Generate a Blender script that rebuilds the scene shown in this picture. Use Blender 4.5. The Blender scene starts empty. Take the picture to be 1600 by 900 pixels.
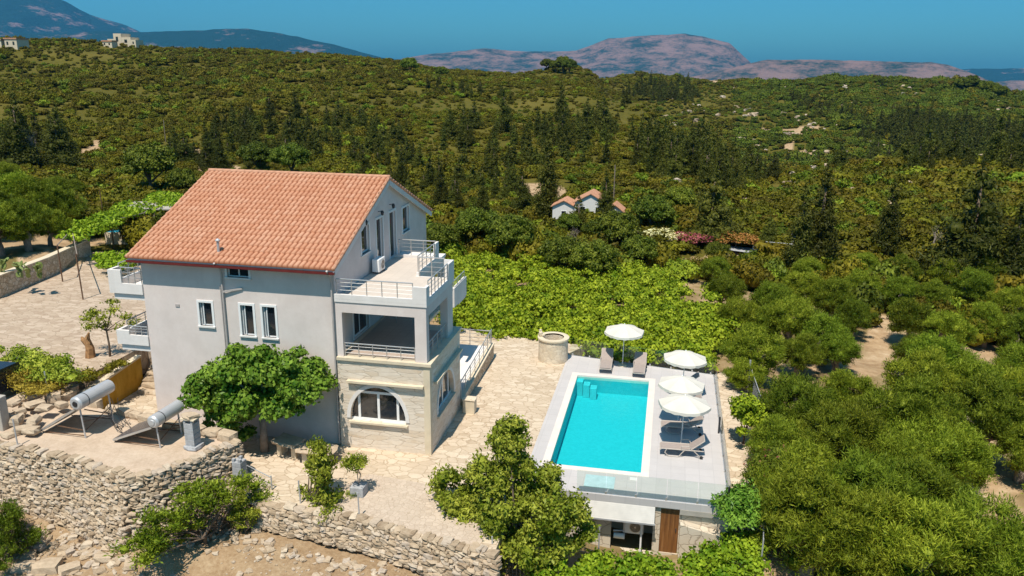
import bpy, bmesh, math, random
import numpy as np
from mathutils import Vector, Matrix
R = math.radians
rng = np.random.default_rng(7)
random.seed(7)
sc = bpy.context.scene
COL = sc.collection

# ------------------------------------------------------------------ camera
F_PX, PITCH, YAW, ROLL, EYE = 1268.7, 0.2733, -0.1912, 0.0104, 17.0
_cp, _sp = math.cos(PITCH), math.sin(PITCH)
FWD = np.array([math.sin(YAW)*_cp, math.cos(YAW)*_cp, -_sp])
_r = np.array([math.cos(YAW), -math.sin(YAW), 0.0])
_u = np.cross(_r, FWD)
RGT = math.cos(ROLL)*_r + math.sin(ROLL)*_u
UPV = -math.sin(ROLL)*_r + math.cos(ROLL)*_u
cam_data = bpy.data.cameras.new('camera')
cam = bpy.data.objects.new('camera', cam_data)
COL.objects.link(cam)
cam.matrix_world = Matrix(((RGT[0], UPV[0], -FWD[0], 0), (RGT[1], UPV[1], -FWD[1], 0),
                           (RGT[2], UPV[2], -FWD[2], EYE), (0, 0, 0, 1)))
cam_data.sensor_width = 36.0
cam_data.lens = F_PX/1600*36.0
cam_data.clip_start = 0.5
cam_data.clip_end = 60000
sc.camera = cam

# ------------------------------------------------------------------ light
SUN_D = Vector((0.07, 0.46, -1.0)).normalized()
sun_data = bpy.data.lights.new('sun', 'SUN')
sun_data.energy = 5.0
sun_data.angle = R(0.53)
sun_data.color = (1.0, 0.92, 0.80)
sun = bpy.data.objects.new('sun', sun_data)
COL.objects.link(sun)
sun.rotation_euler = SUN_D.to_track_quat('-Z', 'Y').to_euler()
world = bpy.data.worlds.new('World')
sc.world = world
world.use_nodes = True
wt = world.node_tree
wt.nodes.clear()
w_out = wt.nodes.new('ShaderNodeOutputWorld')
w_bg = wt.nodes.new('ShaderNodeBackground')
w_sky = wt.nodes.new('ShaderNodeTexSky')
w_sky.sky_type = 'NISHITA'
w_sky.sun_disc = False
w_sky.sun_elevation = R(64)
w_sky.sun_rotation = math.atan2(-0.10, -0.47)
w_sky.altitude = 100
w_sky.air_density = 1.0
w_sky.dust_density = 1.3
w_sky.ozone_density = 3.0
w_mul = wt.nodes.new('ShaderNodeMix')
w_mul.data_type = 'RGBA'
w_mul.blend_type = 'MULTIPLY'
w_mul.inputs[0].default_value = 1.0
w_mul.inputs[7].default_value = (0.29, 0.87, 1.03, 1)
wt.links.new(w_sky.outputs[0], w_mul.inputs[6])
wt.links.new(w_mul.outputs[2], w_bg.inputs[0])
w_bg.inputs[1].default_value = 0.094
wt.links.new(w_bg.outputs[0], w_out.inputs[0])
vs = sc.view_settings
vs.view_transform = 'Standard'
vs.look = 'None'
vs.exposure = 0.22
vs.gamma = 1.0
vs.use_curve_mapping = False
cy = sc.cycles
cy.max_bounces = 6
cy.diffuse_bounces = 3
cy.glossy_bounces = 2
cy.transmission_bounces = 3
cy.transparent_max_bounces = 10
cy.volume_bounces = 0

# ------------------------------------------------------------------ surveying helpers
def ray(u, v): return FWD + RGT*(u-800)/F_PX - UPV*(v-450)/F_PX
EYEP = np.array([0, 0, EYE])
def Zp(u, v, z=0.0):
    d = ray(u, v); return EYEP + d*(z-EYE)/d[2]
def Yp(u, v, y):
    d = ray(u, v); return EYEP + d*y/d[1]
def Xp(u, v, x):
    d = ray(u, v); return EYEP + d*x/d[0]
def project(P):
    q = np.asarray(P, float) - EYEP
    w = q@FWD
    w = np.where(w > 0.1, w, 0.1)
    return 800+F_PX*(q@RGT)/w, 450-F_PX*(q@UPV)/w

# ------------------------------------------------------------------ object helpers
def link(o, parent=None):
    COL.objects.link(o)
    if parent is not None: o.parent = parent
    return o
def tag(o, label=None, cat=None, group=None, kind=None):
    if label: o['label'] = label
    if cat: o['category'] = cat
    if group: o['group'] = group
    if kind: o['kind'] = kind
    return o
def thing(name, label, cat, loc=(0, 0, 0), rz=0, group=None):
    o = bpy.data.objects.new(name, None)
    o.empty_display_size = 0.3
    link(o); o.location = loc; o.rotation_euler = (0, 0, rz)
    return tag(o, label, cat, group)
def root_loc(o):
    while o.parent is not None: o = o.parent
    return o.location
class MB:
    """collects geometry for ONE mesh object"""
    def __init__(s): s.v = []; s.f = []; s.n = 0
    def add(s, v, f):
        v = np.asarray(v, float).reshape(-1, 3)
        s.v.append(v)
        n = s.n
        s.f.extend([tuple(int(i)+n for i in q) for q in f])
        s.n += len(v)
        return s
    def box(s, x0, x1, y0, y1, z0, z1):
        v = [(x, y, z) for z in (z0, z1) for y in (y0, y1) for x in (x0, x1)]
        return s.add(v, [(0, 2, 3, 1), (4, 5, 7, 6), (0, 1, 5, 4), (2, 6, 7, 3), (0, 4, 6, 2), (1, 3, 7, 5)])
    def prism(s, poly, z0, z1, bottom=True):
        """polygon of (x,y) extruded; z0, z1 numbers or per-vertex lists"""
        n = len(poly)
        a = z0 if hasattr(z0, '__len__') else [z0]*n
        b = z1 if hasattr(z1, '__len__') else [z1]*n
        v = [(p[0], p[1], a[i]) for i, p in enumerate(poly)] + [(p[0], p[1], b[i]) for i, p in enumerate(poly)]
        f = [tuple(range(n, 2*n))] + [(i, (i+1) % n, n+(i+1) % n, n+i) for i in range(n)]
        if bottom: f.append(tuple(range(n-1, -1, -1)))
        return s.add(v, f)
    def bar(s, p, q, w, h=None, up=(0, 0, 1)):
        """rectangular bar from p to q"""
        h = h or w
        p = np.array(p, float); q = np.array(q, float)
        d = q-p; d /= np.linalg.norm(d)
        u = np.array(up, float)
        if abs(d@u) > 0.95: u = np.array([0, 1.0, 0])
        a = np.cross(d, u); a /= np.linalg.norm(a)
        b = np.cross(a, d)
        v = []
        for c in (p, q):
            for sx, sy in ((-1, -1), (1, -1), (1, 1), (-1, 1)): v.append(c+a*sx*w/2+b*sy*h/2)
        return s.add(v, [(0, 1, 2, 3), (7, 6, 5, 4), (0, 4, 5, 1), (1, 5, 6, 2), (2, 6, 7, 3), (3, 7, 4, 0)])
    def tube(s, pts, r, n=8, caps=True):
        pts = [np.array(p, float) for p in pts]
        rs = r if hasattr(r, '__len__') else [r]*len(pts)
        V = []; prev = None
        for i, p in enumerate(pts):
            d = pts[min(i+1, len(pts)-1)]-pts[max(i-1, 0)]
            d = d/(np.linalg.norm(d)+1e-9)
            if prev is None:
                t = np.array([0, 0, 1.0]) if abs(d[2]) < 0.9 else np.array([1.0, 0, 0])
                a = np.cross(d, t)
            else: a = prev-d*(prev@d)
            a /= np.linalg.norm(a)+1e-9; prev = a
            b = np.cross(d, a)
            for k in range(n):
                t = 2*math.pi*k/n
                V.append(p+rs[i]*(a*math.cos(t)+b*math.sin(t)))
        f = []
        for i in range(len(pts)-1):
            for k in range(n):
                f.append((i*n+k, i*n+(k+1) % n, (i+1)*n+(k+1) % n, (i+1)*n+k))
        if caps:
            f.append(tuple(range(n-1, -1, -1))); f.append(tuple(range((len(pts)-1)*n, len(pts)*n)))
        return s.add(V, f)
    def lathe(s, prof, c=(0, 0, 0), n=20, axis='z', caps=True):
        V = []; f = []
        for (r, z) in prof:
            for k in range(n):
                t = 2*math.pi*k/n
                if axis == 'z': p = (c[0]+r*math.cos(t), c[1]+r*math.sin(t), c[2]+z)
                elif axis == 'y': p = (c[0]+r*math.cos(t), c[1]+z, c[2]+r*math.sin(t))
                else: p = (c[0]+z, c[1]+r*math.cos(t), c[2]+r*math.sin(t))
                V.append(p)
        for i in range(len(prof)-1):
            for k in range(n):
                f.append((i*n+k, i*n+(k+1) % n, (i+1)*n+(k+1) % n, (i+1)*n+k))
        if caps: f.append(tuple(range(n))); f.append(tuple(range((len(prof)-1)*n, len(prof)*n)))
        return s.add(V, f)
    def rock(s, c, r3, rg=None, amp=0.25, rz=None):
        rg = rg or rng
        v = ROCK*(1+rg.uniform(-amp, amp, (len(ROCK), 1)))*np.array(r3)
        t = rg.uniform(0, 6.28) if rz is None else rz
        ca, sa = math.cos(t), math.sin(t)
        v = v@np.array([[ca, sa, 0], [-sa, ca, 0], [0, 0, 1]])
        return s.add(v+np.array(c), ROCKF)
    def build(s, name, mat, parent=None, smooth=False, bevel=0.0):
        me = bpy.data.meshes.new(name)
        o = bpy.data.objects.new(name, me)
        V = np.vstack(s.v)
        if parent is not None: V = V-np.array(root_loc(parent))
        me.from_pydata(V.tolist(), [], s.f)
        me.materials.append(mat)
        if smooth:
            me.polygons.foreach_set('use_smooth', [True]*len(me.polygons))
        if bevel:
            bm = bmesh.new(); bm.from_mesh(me)
            bmesh.ops.bevel(bm, geom=bm.edges[:], offset=bevel, segments=1, affect='EDGES', clamp_overlap=True)
            bm.to_mesh(me); bm.free()
        me.update()
        return link(o, parent)
# rock template: cube subdivided, pushed to a rounded block
def _rock():
    bm = bmesh.new(); bmesh.ops.create_cube(bm, size=2)
    bmesh.ops.subdivide_edges(bm, edges=bm.edges[:], cuts=1, use_grid_fill=True)
    v = np.array([x.co[:] for x in bm.verts])
    f = [tuple(w.index for w in q.verts) for q in bm.faces]
    bm.free()
    L = np.linalg.norm(v, axis=1, keepdims=True)
    return v/L*(0.55*L+0.45*1.15), f
ROCK, ROCKF = _rock()
def quadmesh(name, V, Fq, mat, parent=None, smooth=False, sub=None):
    """fast big mesh from arrays of quads"""
    me = bpy.data.meshes.new(name)
    V = np.asarray(V, np.float32); Fq = np.asarray(Fq, np.int32)
    me.vertices.add(len(V)); me.vertices.foreach_set('co', V.ravel())
    me.loops.add(Fq.size); me.loops.foreach_set('vertex_index', Fq.ravel())
    me.polygons.add(len(Fq)); me.polygons.foreach_set('loop_start', np.arange(len(Fq), dtype=np.int32)*Fq.shape[1])
    me.update(calc_edges=True)
    if smooth: me.polygons.foreach_set('use_smooth', [True]*len(Fq))
    me.materials.append(mat)
    o = bpy.data.objects.new(name, me)
    return link(o, parent)
def panel(mb, outer, holes, org, ux, uz, dep, depth=0.12, back=False):
    """planar wall face with holes + reveals going in direction dep"""
    bm = bmesh.new(); org = Vector(org); ux = Vector(ux); uz = Vector(uz); dep = Vector(dep)
    edges = []
    for loop in [outer]+holes:
        vs_ = [bm.verts.new((p[0], p[1], 0)) for p in loop]
        for i in range(len(vs_)): edges.append(bm.edges.new((vs_[i], vs_[(i+1) % len(vs_)])))
    bmesh.ops.triangle_fill(bm, edges=edges, use_beauty=True, use_dissolve=False)
    bm.verts.index_update()
    V = [org+ux*v.co.x+uz*v.co.y for v in bm.verts]
    Fs = [tuple(v.index for v in f.verts) for f in bm.faces]
    bm.free()
    mb.add([v[:] for v in V], Fs)
    if back: mb.add([(v+dep*depth)[:] for v in V], Fs)
    for loop in holes:
        a = [(org+ux*p[0]+uz*p[1]) for p in loop]
        b = [p+dep*depth for p in a]; n = len(a)
        mb.add([p[:] for p in a+b], [(i, (i+1) % n, n+(i+1) % n, n+i) for i in range(n)])
def rect(x0, x1, z0, z1): return [(x0, z0), (x1, z0), (x1, z1), (x0, z1)]
def copy_tree(o, parent=None):
    c = o.copy(); COL.objects.link(c)
    if parent is not None: c.parent = parent
    for ch in o.children: copy_tree(ch, c)
    return c

# ------------------------------------------------------------------ materials
def new_mat(name):
    m = bpy.data.materials.new(name); m.use_nodes = True
    nt = m.node_tree; nt.nodes.clear()
    out = nt.nodes.new('ShaderNodeOutputMaterial')
    return m, nt, out
def nd(nt, t, **k):
    n = nt.nodes.new(t)
    for a, b in k.items():
        if a.startswith('i_'):
            key = a[2:]; key = int(key) if key.isdigit() else key.replace('_', ' ')
            n.inputs[key].default_value = b
        else: setattr(n, a, b)
    return n
def ramp(nt, fac, stops):
    r = nt.nodes.new('ShaderNodeValToRGB')
    e = r.color_ramp.elements
    while len(e) < len(stops): e.new(0.5)
    for i, (p, c) in enumerate(stops):
        e[i].position = p; e[i].color = (*c, 1) if len(c) == 3 else c
    nt.links.new(fac, r.inputs[0]); return r.outputs[0]
def mixc(nt, fac, a, b, blend='MIX'):
    m = nt.nodes.new('ShaderNodeMix'); m.data_type = 'RGBA'; m.blend_type = blend
    for s, x in ((0, fac), (6, a), (7, b)):
        if isinstance(x, (int, float)): m.inputs[s].default_value = x
        elif isinstance(x, tuple): m.inputs[s].default_value = (*x, 1) if len(x) == 3 else x
        else: nt.links.new(x, m.inputs[s])
    return m.outputs[2]
def coords(nt, scale=(1, 1, 1), kind='Object', rot=(0, 0, 0)):
    tc = nt.nodes.new('ShaderNodeTexCoord'); mp = nt.nodes.new('ShaderNodeMapping')
    mp.inputs['Scale'].default_value = scale; mp.inputs['Rotation'].default_value = rot
    nt.links.new(tc.outputs[kind], mp.inputs[0]); return mp.outputs[0]
def noise(nt, vec, scale, detail=4, rough=0.55, out='Fac'):
    n = nd(nt, 'ShaderNodeTexNoise'); n.inputs['Scale'].default_value = scale
    n.inputs['Detail'].default_value = detail; n.inputs['Roughness'].default_value = rough
    nt.links.new(vec, n.inputs['Vector']); return n.outputs[out]
def finish(nt, out, col, rough=0.8, metal=0.0, bump=None, bstr=0.3, bdist=0.02, spec=0.5):
    b = nt.nodes.new('ShaderNodeBsdfPrincipled')
    if isinstance(col, tuple): b.inputs['Base Color'].default_value = (*col, 1)
    else: nt.links.new(col, b.inputs['Base Color'])
    b.inputs['Roughness'].default_value = rough
    b.inputs['Metallic'].default_value = metal
    b.inputs['Specular IOR Level'].default_value = spec
    if bump is not None:
        bp = nt.nodes.new('ShaderNodeBump'); bp.inputs['Strength'].default_value = bstr
        bp.inputs['Distance'].default_value = bdist
        nt.links.new(bump, bp.inputs['Height']); nt.links.new(bp.outputs[0], b.inputs['Normal'])
    nt.links.new(b.outputs[0], out.inputs[0]); return b
def plain(name, col, rough=0.6, metal=0.0, var=0.12, scale=3.0, spec=0.4):
    m, nt, out = new_mat(name)
    vec = coords(nt)
    n = noise(nt, vec, scale, 5)
    d = tuple(c*(1-var) for c in col); l = tuple(min(1, c*(1+var)) for c in col)
    finish(nt, out, ramp(nt, n, [(0.3, d), (0.7, l)]), rough, metal, bump=noise(nt, vec, scale*12, 3), bstr=0.08, spec=spec)
    return m
def leaf_mat(name, dark, mid, light, trans=0.15, rough=0.55, hue=0.0, vr=(0.62, 1.3)):
    m, nt, out = new_mat(name)
    geo = nt.nodes.new('ShaderNodeNewGeometry'); oi = nt.nodes.new('ShaderNodeObjectInfo')
    vec = coords(nt, kind='Object')
    c = ramp(nt, geo.outputs['Random Per Island'], [(0.0, dark), (0.5, mid), (0.93, light), (1.0, tuple(min(1, x*1.25) for x in light))])
    n = noise(nt, vec, 0.9, 2)
    c = mixc(nt, 0.55, c, ramp(nt, n, [(0.35, dark), (0.65, light)]))
    hs = nt.nodes.new('ShaderNodeHueSaturation')
    mr = nd(nt, 'ShaderNodeMapRange'); mr.inputs[3].default_value = 0.484-hue; mr.inputs[4].default_value = 0.512+hue
    nt.links.new(oi.outputs['Random'], mr.inputs[0]); nt.links.new(mr.outputs[0], hs.inputs['Hue'])
    wn = nd(nt, 'ShaderNodeTexWhiteNoise', noise_dimensions='1D'); nt.links.new(oi.outputs['Random'], wn.inputs['W'])
    mv = nd(nt, 'ShaderNodeMapRange'); mv.inputs[3].default_value = vr[0]; mv.inputs[4].default_value = vr[1]
    nt.links.new(wn.outputs[0], mv.inputs[0]); nt.links.new(mv.outputs[0], hs.inputs['Value'])
    nt.links.new(c, hs.inputs['Color'])
    b = nt.nodes.new('ShaderNodeBsdfPrincipled')
    nt.links.new(hs.outputs[0], b.inputs['Base Color'])
    b.inputs['Roughness'].default_value = rough; b.inputs['Specular IOR Level'].default_value = 0.12
    t = nt.nodes.new('ShaderNodeBsdfTranslucent'); nt.links.new(hs.outputs[0], t.inputs[0])
    mx = nt.nodes.new('ShaderNodeMixShader'); mx.inputs[0].default_value = trans
    nt.links.new(b.outputs[0], mx.inputs[1]); nt.links.new(t.outputs[0], mx.inputs[2])
    nt.links.new(mx.outputs[0], out.inputs[0]); return m

M = {}
M['olive'] = leaf_mat('olive_leaf', (0.045, 0.082, 0.003), (0.108, 0.168, 0.006), (0.28, 0.33, 0.028))
M['shrub'] = leaf_mat('shrub_leaf', (0.052, 0.053, 0.003), (0.112, 0.106, 0.006), (0.21, 0.185, 0.014), hue=0.008)
M['bright'] = leaf_mat('vine_leaf', (0.06, 0.13, 0.004), (0.165, 0.275, 0.008), (0.38, 0.46, 0.03), vr=(.95, 1.15), trans=0.2)
M['mulberry'] = leaf_mat('mulberry_leaf', (0.025, 0.08, 0.005), (0.075, 0.19, 0.010), (0.26, 0.38, 0.05), vr=(1.0, 1.15), trans=0.18, rough=0.4)
M['citrus'] = leaf_mat('citrus_leaf', (0.07, 0.115, 0.005), (0.17, 0.245, 0.012), (0.42, 0.44, 0.06), vr=(.88, 1.15), rough=0.45)
M['broad'] = leaf_mat('broad_leaf', (0.035, 0.060, 0.004), (0.08, 0.12, 0.008), (0.18, 0.21, 0.022))
M['pine'] = leaf_mat('pine_needle', (0.026, 0.034, 0.004), (0.055, 0.066, 0.008), (0.115, 0.12, 0.016), trans=0.12)
M['dry'] = leaf_mat('dry_twig', (0.12, 0.08, 0.05), (0.2, 0.14, 0.09), (0.3, 0.22, 0.15), trans=0.1)
M['yellow_bush'] = leaf_mat('yellowing_leaf', (0.14, 0.10, 0.012), (0.28, 0.19, 0.02), (0.45, 0.32, 0.05))
M['pinkflower'] = leaf_mat('pink_flower', (0.20, 0.04, 0.04), (0.38, 0.07, 0.08), (0.55, 0.18, 0.16))
M['orangeflower'] = leaf_mat('orange_flower', (0.25, 0.11, 0.02), (0.42, 0.17, 0.04), (0.55, 0.30, 0.08))
M['whiteflower'] = leaf_mat('white_flower', (0.45, 0.40, 0.16), (0.6, 0.55, 0.25), (0.75, 0.70, 0.42))
M['bark'] = plain('bark', (0.14, 0.10, 0.07), 0.95, var=0.4, scale=6)
M['greybark'] = plain('grey_bark', (0.26, 0.21, 0.17), 0.95, var=0.3, scale=6)
M['white'] = plain('white_paint', (0.68, 0.65, 0.62), 0.55, var=0.05)
M['whiteframe'] = plain('white_frame', (0.78, 0.77, 0.76), 0.35, var=0.02)
M['steel'] = plain('brushed_steel', (0.55, 0.53, 0.51), 0.35, metal=0.6, var=0.06)
M['darkmetal'] = plain('dark_metal', (0.05, 0.05, 0.055), 0.5, metal=0.3)
M['rust'] = plain('rusty_metal', (0.13, 0.07, 0.04), 0.8, var=0.4, scale=8)
M['concrete'] = plain('concrete', (0.40, 0.36, 0.31), 0.9, var=0.15, scale=2)
M['cinder'] = plain('cinder_block', (0.36, 0.36, 0.37), 0.95, var=0.2, scale=7)
M['cream'] = plain('cream_stone', (0.62, 0.52, 0.38), 0.8, var=0.10, scale=2)
M['redgutter'] = plain('red_gutter', (0.13, 0.018, 0.016), 0.45, var=0.15)
M['pipe'] = plain('drain_pipe', (0.42, 0.38, 0.36), 0.5, var=0.1)
M['blackplastic'] = plain('black_plastic', (0.02, 0.02, 0.022), 0.5)
M['canvas'] = plain('cream_canvas', (0.60, 0.56, 0.49), 0.9, var=0.05, scale=2)
M['taupe'] = plain('taupe_sling', (0.33, 0.27, 0.24), 0.85, var=0.06, scale=9)
M['taupeframe'] = plain('taupe_frame', (0.45, 0.39, 0.34), 0.5, var=0.05)
M['wood'] = None
# ------------------------------------------------------------------ surface materials
def m_stucco(name, col):
    m, nt, out = new_mat(name)
    v = coords(nt); v2 = coords(nt, (1, 1, 0.18))
    c = ramp(nt, noise(nt, v, 0.5, 6), [(0.3, tuple(x*0.93 for x in col)), (0.7, tuple(min(1, x*1.05) for x in col))])
    c = mixc(nt, 0.12, c, ramp(nt, noise(nt, v, 1.7, 7, 0.75), [(0.42, (0.55, 0.47, 0.40)), (0.60, (1, 1, 1))]), 'MULTIPLY')
    c = mixc(nt, 0.05, c, ramp(nt, noise(nt, v2, 1.4, 5, 0.7), [(0.45, (0.3, 0.26, 0.22)), (0.62, (0.9, 0.88, 0.86))]), 'MULTIPLY')
    finish(nt, out, c, 0.92, bump=noise(nt, v, 60, 3), bstr=0.15, bdist=0.004, spec=0.15); return m
M['stucco'] = m_stucco('grey_stucco', (0.70, 0.615, 0.575))
M['stuccowhite'] = m_stucco('white_stucco', (0.74, 0.70, 0.67))
def m_voro(name, scale, stops, grout, gw=0.03, warp=0.25, bump=0.6, rough=0.85, patch=None, sub=None):
    """irregular laid stone: voronoi cells with joints"""
    m, nt, out = new_mat(name)
    v = coords(nt, scale)
    wn = noise(nt, v, 1.3, 3, out='Color')
    wv = nd(nt, 'ShaderNodeVectorMath', operation='SCALE'); nt.links.new(wn, wv.inputs[0]); wv.inputs['Scale'].default_value = warp*2
    ad = nd(nt, 'ShaderNodeVectorMath', operation='ADD'); nt.links.new(v, ad.inputs[0]); nt.links.new(wv.outputs[0], ad.inputs[1])
    vo = nd(nt, 'ShaderNodeTexVoronoi', feature='F1'); nt.links.new(ad.outputs[0], vo.inputs['Vector']); vo.inputs['Scale'].default_value = 1.0
    ve = nd(nt, 'ShaderNodeTexVoronoi', feature='DISTANCE_TO_EDGE'); nt.links.new(ad.outputs[0], ve.inputs['Vector']); ve.inputs['Scale'].default_value = 1.0
    wn2 = nd(nt, 'ShaderNodeTexWhiteNoise', noise_dimensions='3D'); nt.links.new(vo.outputs['Color'], wn2.inputs['Vector'])
    c = ramp(nt, wn2.outputs['Value'], stops)
    vv = coords(nt)
    fine = noise(nt, vv, 3.2, 8, 0.72)
    c = mixc(nt, 0.45, c, ramp(nt, fine, [(0.28, stops[0][1]), (0.72, stops[-1][1])]))
    if patch:
        big = noise(nt, vv, 0.22, 5, 0.6)
        c = mixc(nt, ramp(nt, big, [(0.45, (0, 0, 0)), (0.68, (0.75, 0.75, 0.75))]), c, patch)
    g = nd(nt, 'ShaderNodeMapRange'); nt.links.new(ve.outputs['Distance'], g.inputs[0]); g.inputs[1].default_value = 0.0; g.inputs[2].default_value = gw
    c = mixc(nt, g.outputs[0], grout, c)
    hgt = mixc(nt, 0.75, fine, g.outputs[0])
    finish(nt, out, c, rough, bump=hgt, bstr=bump, bdist=0.03, spec=0.2); return m
M['paving'] = m_voro('crazy_paving', (1.9, 2.9, 1.5), [(0.0, (0.38, 0.28, 0.185)), (0.35, (0.51, 0.40, 0.285)), (1.0, (0.68, 0.57, 0.44))], (0.36, 0.265, 0.175), 0.055, patch=(0.55, 0.44, 0.325), bump=0.35)
M['cobble'] = m_voro('grey_cobble', (4.5, 4.5, 4), [(0.0, (0.42, 0.33, 0.25)), (1.0, (0.58, 0.47, 0.37))], (0.38, 0.29, 0.21), 0.05, patch=(0.50, 0.40, 0.31), bump=0.35)
M['drive'] = m_voro('driveway_flagstone', (1.7, 3.0, 1), [(0.0, (0.32, 0.23, 0.16)), (0.4, (0.42, 0.32, 0.23)), (1.0, (0.54, 0.43, 0.33))], (0.30, 0.22, 0.15), 0.05, bump=0.45)
M['ashlar'] = m_voro('stone_cladding', (1.2, 1.2, 6.0), [(0.0, (0.50, 0.36, 0.22)), (0.2, (0.64, 0.54, 0.43)), (0.6, (0.70, 0.61, 0.51)), (1.0, (0.78, 0.70, 0.61))], (0.52, 0.43, 0.34), 0.045, warp=0.12, bump=0.5, patch=(0.68, 0.59, 0.49))
M['rubble'] = m_voro('rubble_masonry', (3, 3, 4.0), [(0.0, (0.40, 0.28, 0.17)), (0.5, (0.58, 0.45, 0.31)), (1.0, (0.72, 0.62, 0.48))], (0.30, 0.22, 0.14), 0.09, bump=0.8)
M['wellstone'] = m_voro('well_masonry', (3, 3, 6.0), [(0.0, (0.52, 0.42, 0.30)), (1.0, (0.76, 0.66, 0.52))], (0.52, 0.43, 0.33), 0.06, bump=0.5)
def m_ochre():
    m, nt, out = new_mat('ochre_plaster'); v = coords(nt); v2 = coords(nt, (1, 1, 0.4))
    c = ramp(nt, noise(nt, v2, 2.2, 7, 0.7), [(0.25, (0.16, 0.08, 0.015)), (0.42, (0.42, 0.23, 0.03)), (0.72, (0.55, 0.33, 0.06))])
    finish(nt, out, c, 0.95, bump=noise(nt, v, 20, 4), bstr=0.3, spec=0.1); return m
M['ochre'] = m_ochre()
def m_fieldstone():
    m, nt, out = new_mat('field_stone'); geo = nt.nodes.new('ShaderNodeNewGeometry'); v = coords(nt)
    c = ramp(nt, geo.outputs['Random Per Island'], [(0.0, (0.22, 0.15, 0.09)), (0.2, (0.36, 0.27, 0.18)), (0.55, (0.50, 0.38, 0.26)), (0.8, (0.44, 0.37, 0.31)), (1.0, (0.62, 0.51, 0.38))])
    c = mixc(nt, 0.4, c, ramp(nt, noise(nt, v, 5, 7, 0.7), [(0.3, (0.20, 0.14, 0.09)), (0.7, (0.62, 0.50, 0.37))]))
    finish(nt, out, c, 0.95, bump=noise(nt, v, 11, 5, 0.7), bstr=0.8, bdist=0.03, spec=0.15); return m
M['fieldstone'] = m_fieldstone()
def m_slab():
    m, nt, out = new_mat('old_screed'); v = coords(nt)
    c = ramp(nt, noise(nt, v, 0.7, 8, 0.65), [(0.28, (0.36, 0.26, 0.18)), (0.5, (0.50, 0.38, 0.28)), (0.75, (0.60, 0.48, 0.37))])
    c = mixc(nt, 0.35, c, ramp(nt, noise(nt, v, 9, 6, 0.7), [(0.3, (0.30, 0.22, 0.15)), (0.7, (0.62, 0.5, 0.39))]))
    finish(nt, out, c, 0.95, bump=noise(nt, v, 14, 5), bstr=0.35, spec=0.1); return m
M['screed'] = m_slab()
def m_tile(name, col, groutc, size=(0.6, 0.6), mort=0.012, var=0.05):
    m, nt, out = new_mat(name); v = coords(nt)
    b = nd(nt, 'ShaderNodeTexBrick'); b.offset = 0.0
    nt.links.new(v, b.inputs['Vector'])
    b.inputs['Scale'].default_value = 1.0; b.inputs['Brick Width'].default_value = size[0]; b.inputs['Row Height'].default_value = size[1]
    b.inputs['Mortar Size'].default_value = mort; b.inputs['Bias'].default_value = 0.0
    b.inputs['Color1'].default_value = (*[x*(1-var) for x in col], 1); b.inputs['Color2'].default_value = (*[min(1, x*(1+var)) for x in col], 1)
    b.inputs['Mortar'].default_value = (*groutc, 1)
    c = mixc(nt, 0.35, b.outputs['Color'], ramp(nt, noise(nt, v, 1.1, 7, 0.65), [(0.3, tuple(x*0.84 for x in col)), (0.7, tuple(min(1, x*1.06) for x in col))]))
    finish(nt, out, c, 0.6, bump=b.outputs['Fac'], bstr=-0.25, bdist=0.004, spec=0.35); return m
M['decktile'] = m_tile('pool_deck_tile', (0.50, 0.465, 0.45), (0.42, 0.39, 0.38), var=0.05)
M['terracetile'] = m_tile('terrace_tile', (0.58, 0.50, 0.43), (0.47, 0.40, 0.33), (0.45, 0.45))
M['floorstone'] = m_tile('loggia_tile', (0.42, 0.33, 0.27), (0.3, 0.24, 0.2), (0.45, 0.45))
M['coping'] = plain('pool_coping', (0.68, 0.60, 0.54), 0.6, var=0.06, scale=2)
def m_roof():
    m, nt, out = new_mat('terracotta_tiles'); uv = nd(nt, 'ShaderNodeUVMap')
    fl = nd(nt, 'ShaderNodeVectorMath', operation='FLOOR'); nt.links.new(uv.outputs[0], fl.inputs[0])
    wn = nd(nt, 'ShaderNodeTexWhiteNoise', noise_dimensions='2D'); nt.links.new(fl.outputs[0], wn.inputs['Vector'])
    v = coords(nt)
    c = ramp(nt, wn.outputs['Value'], [(0.0, (0.38, 0.15, 0.08)), (0.25, (0.49, 0.22, 0.125)), (0.65, (0.54, 0.28, 0.175)), (1.0, (0.60, 0.36, 0.25))])
    c = mixc(nt, 0.45, c, ramp(nt, noise(nt, v, 0.8, 6, 0.6), [(0.3, (0.48, 0.20, 0.10)), (0.7, (0.60, 0.35, 0.23))]))
    c = mixc(nt, 0.3, c, ramp(nt, noise(nt, v, 14, 5, 0.7), [(0.35, (0.42, 0.17, 0.09)), (0.7, (0.72, 0.45, 0.32))]))
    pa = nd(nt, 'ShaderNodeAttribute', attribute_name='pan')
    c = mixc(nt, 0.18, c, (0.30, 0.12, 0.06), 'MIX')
    c = mixc(nt, pa.outputs['Fac'], c, (0.20, 0.055, 0.02))  # darker pan tiles, plus gap shadow painted along the course lips
    finish(nt, out, c, 0.85, bump=noise(nt, v, 30, 3), bstr=0.2, bdist=0.01, spec=0.2); return m
M['tiles'] = m_roof()
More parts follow.
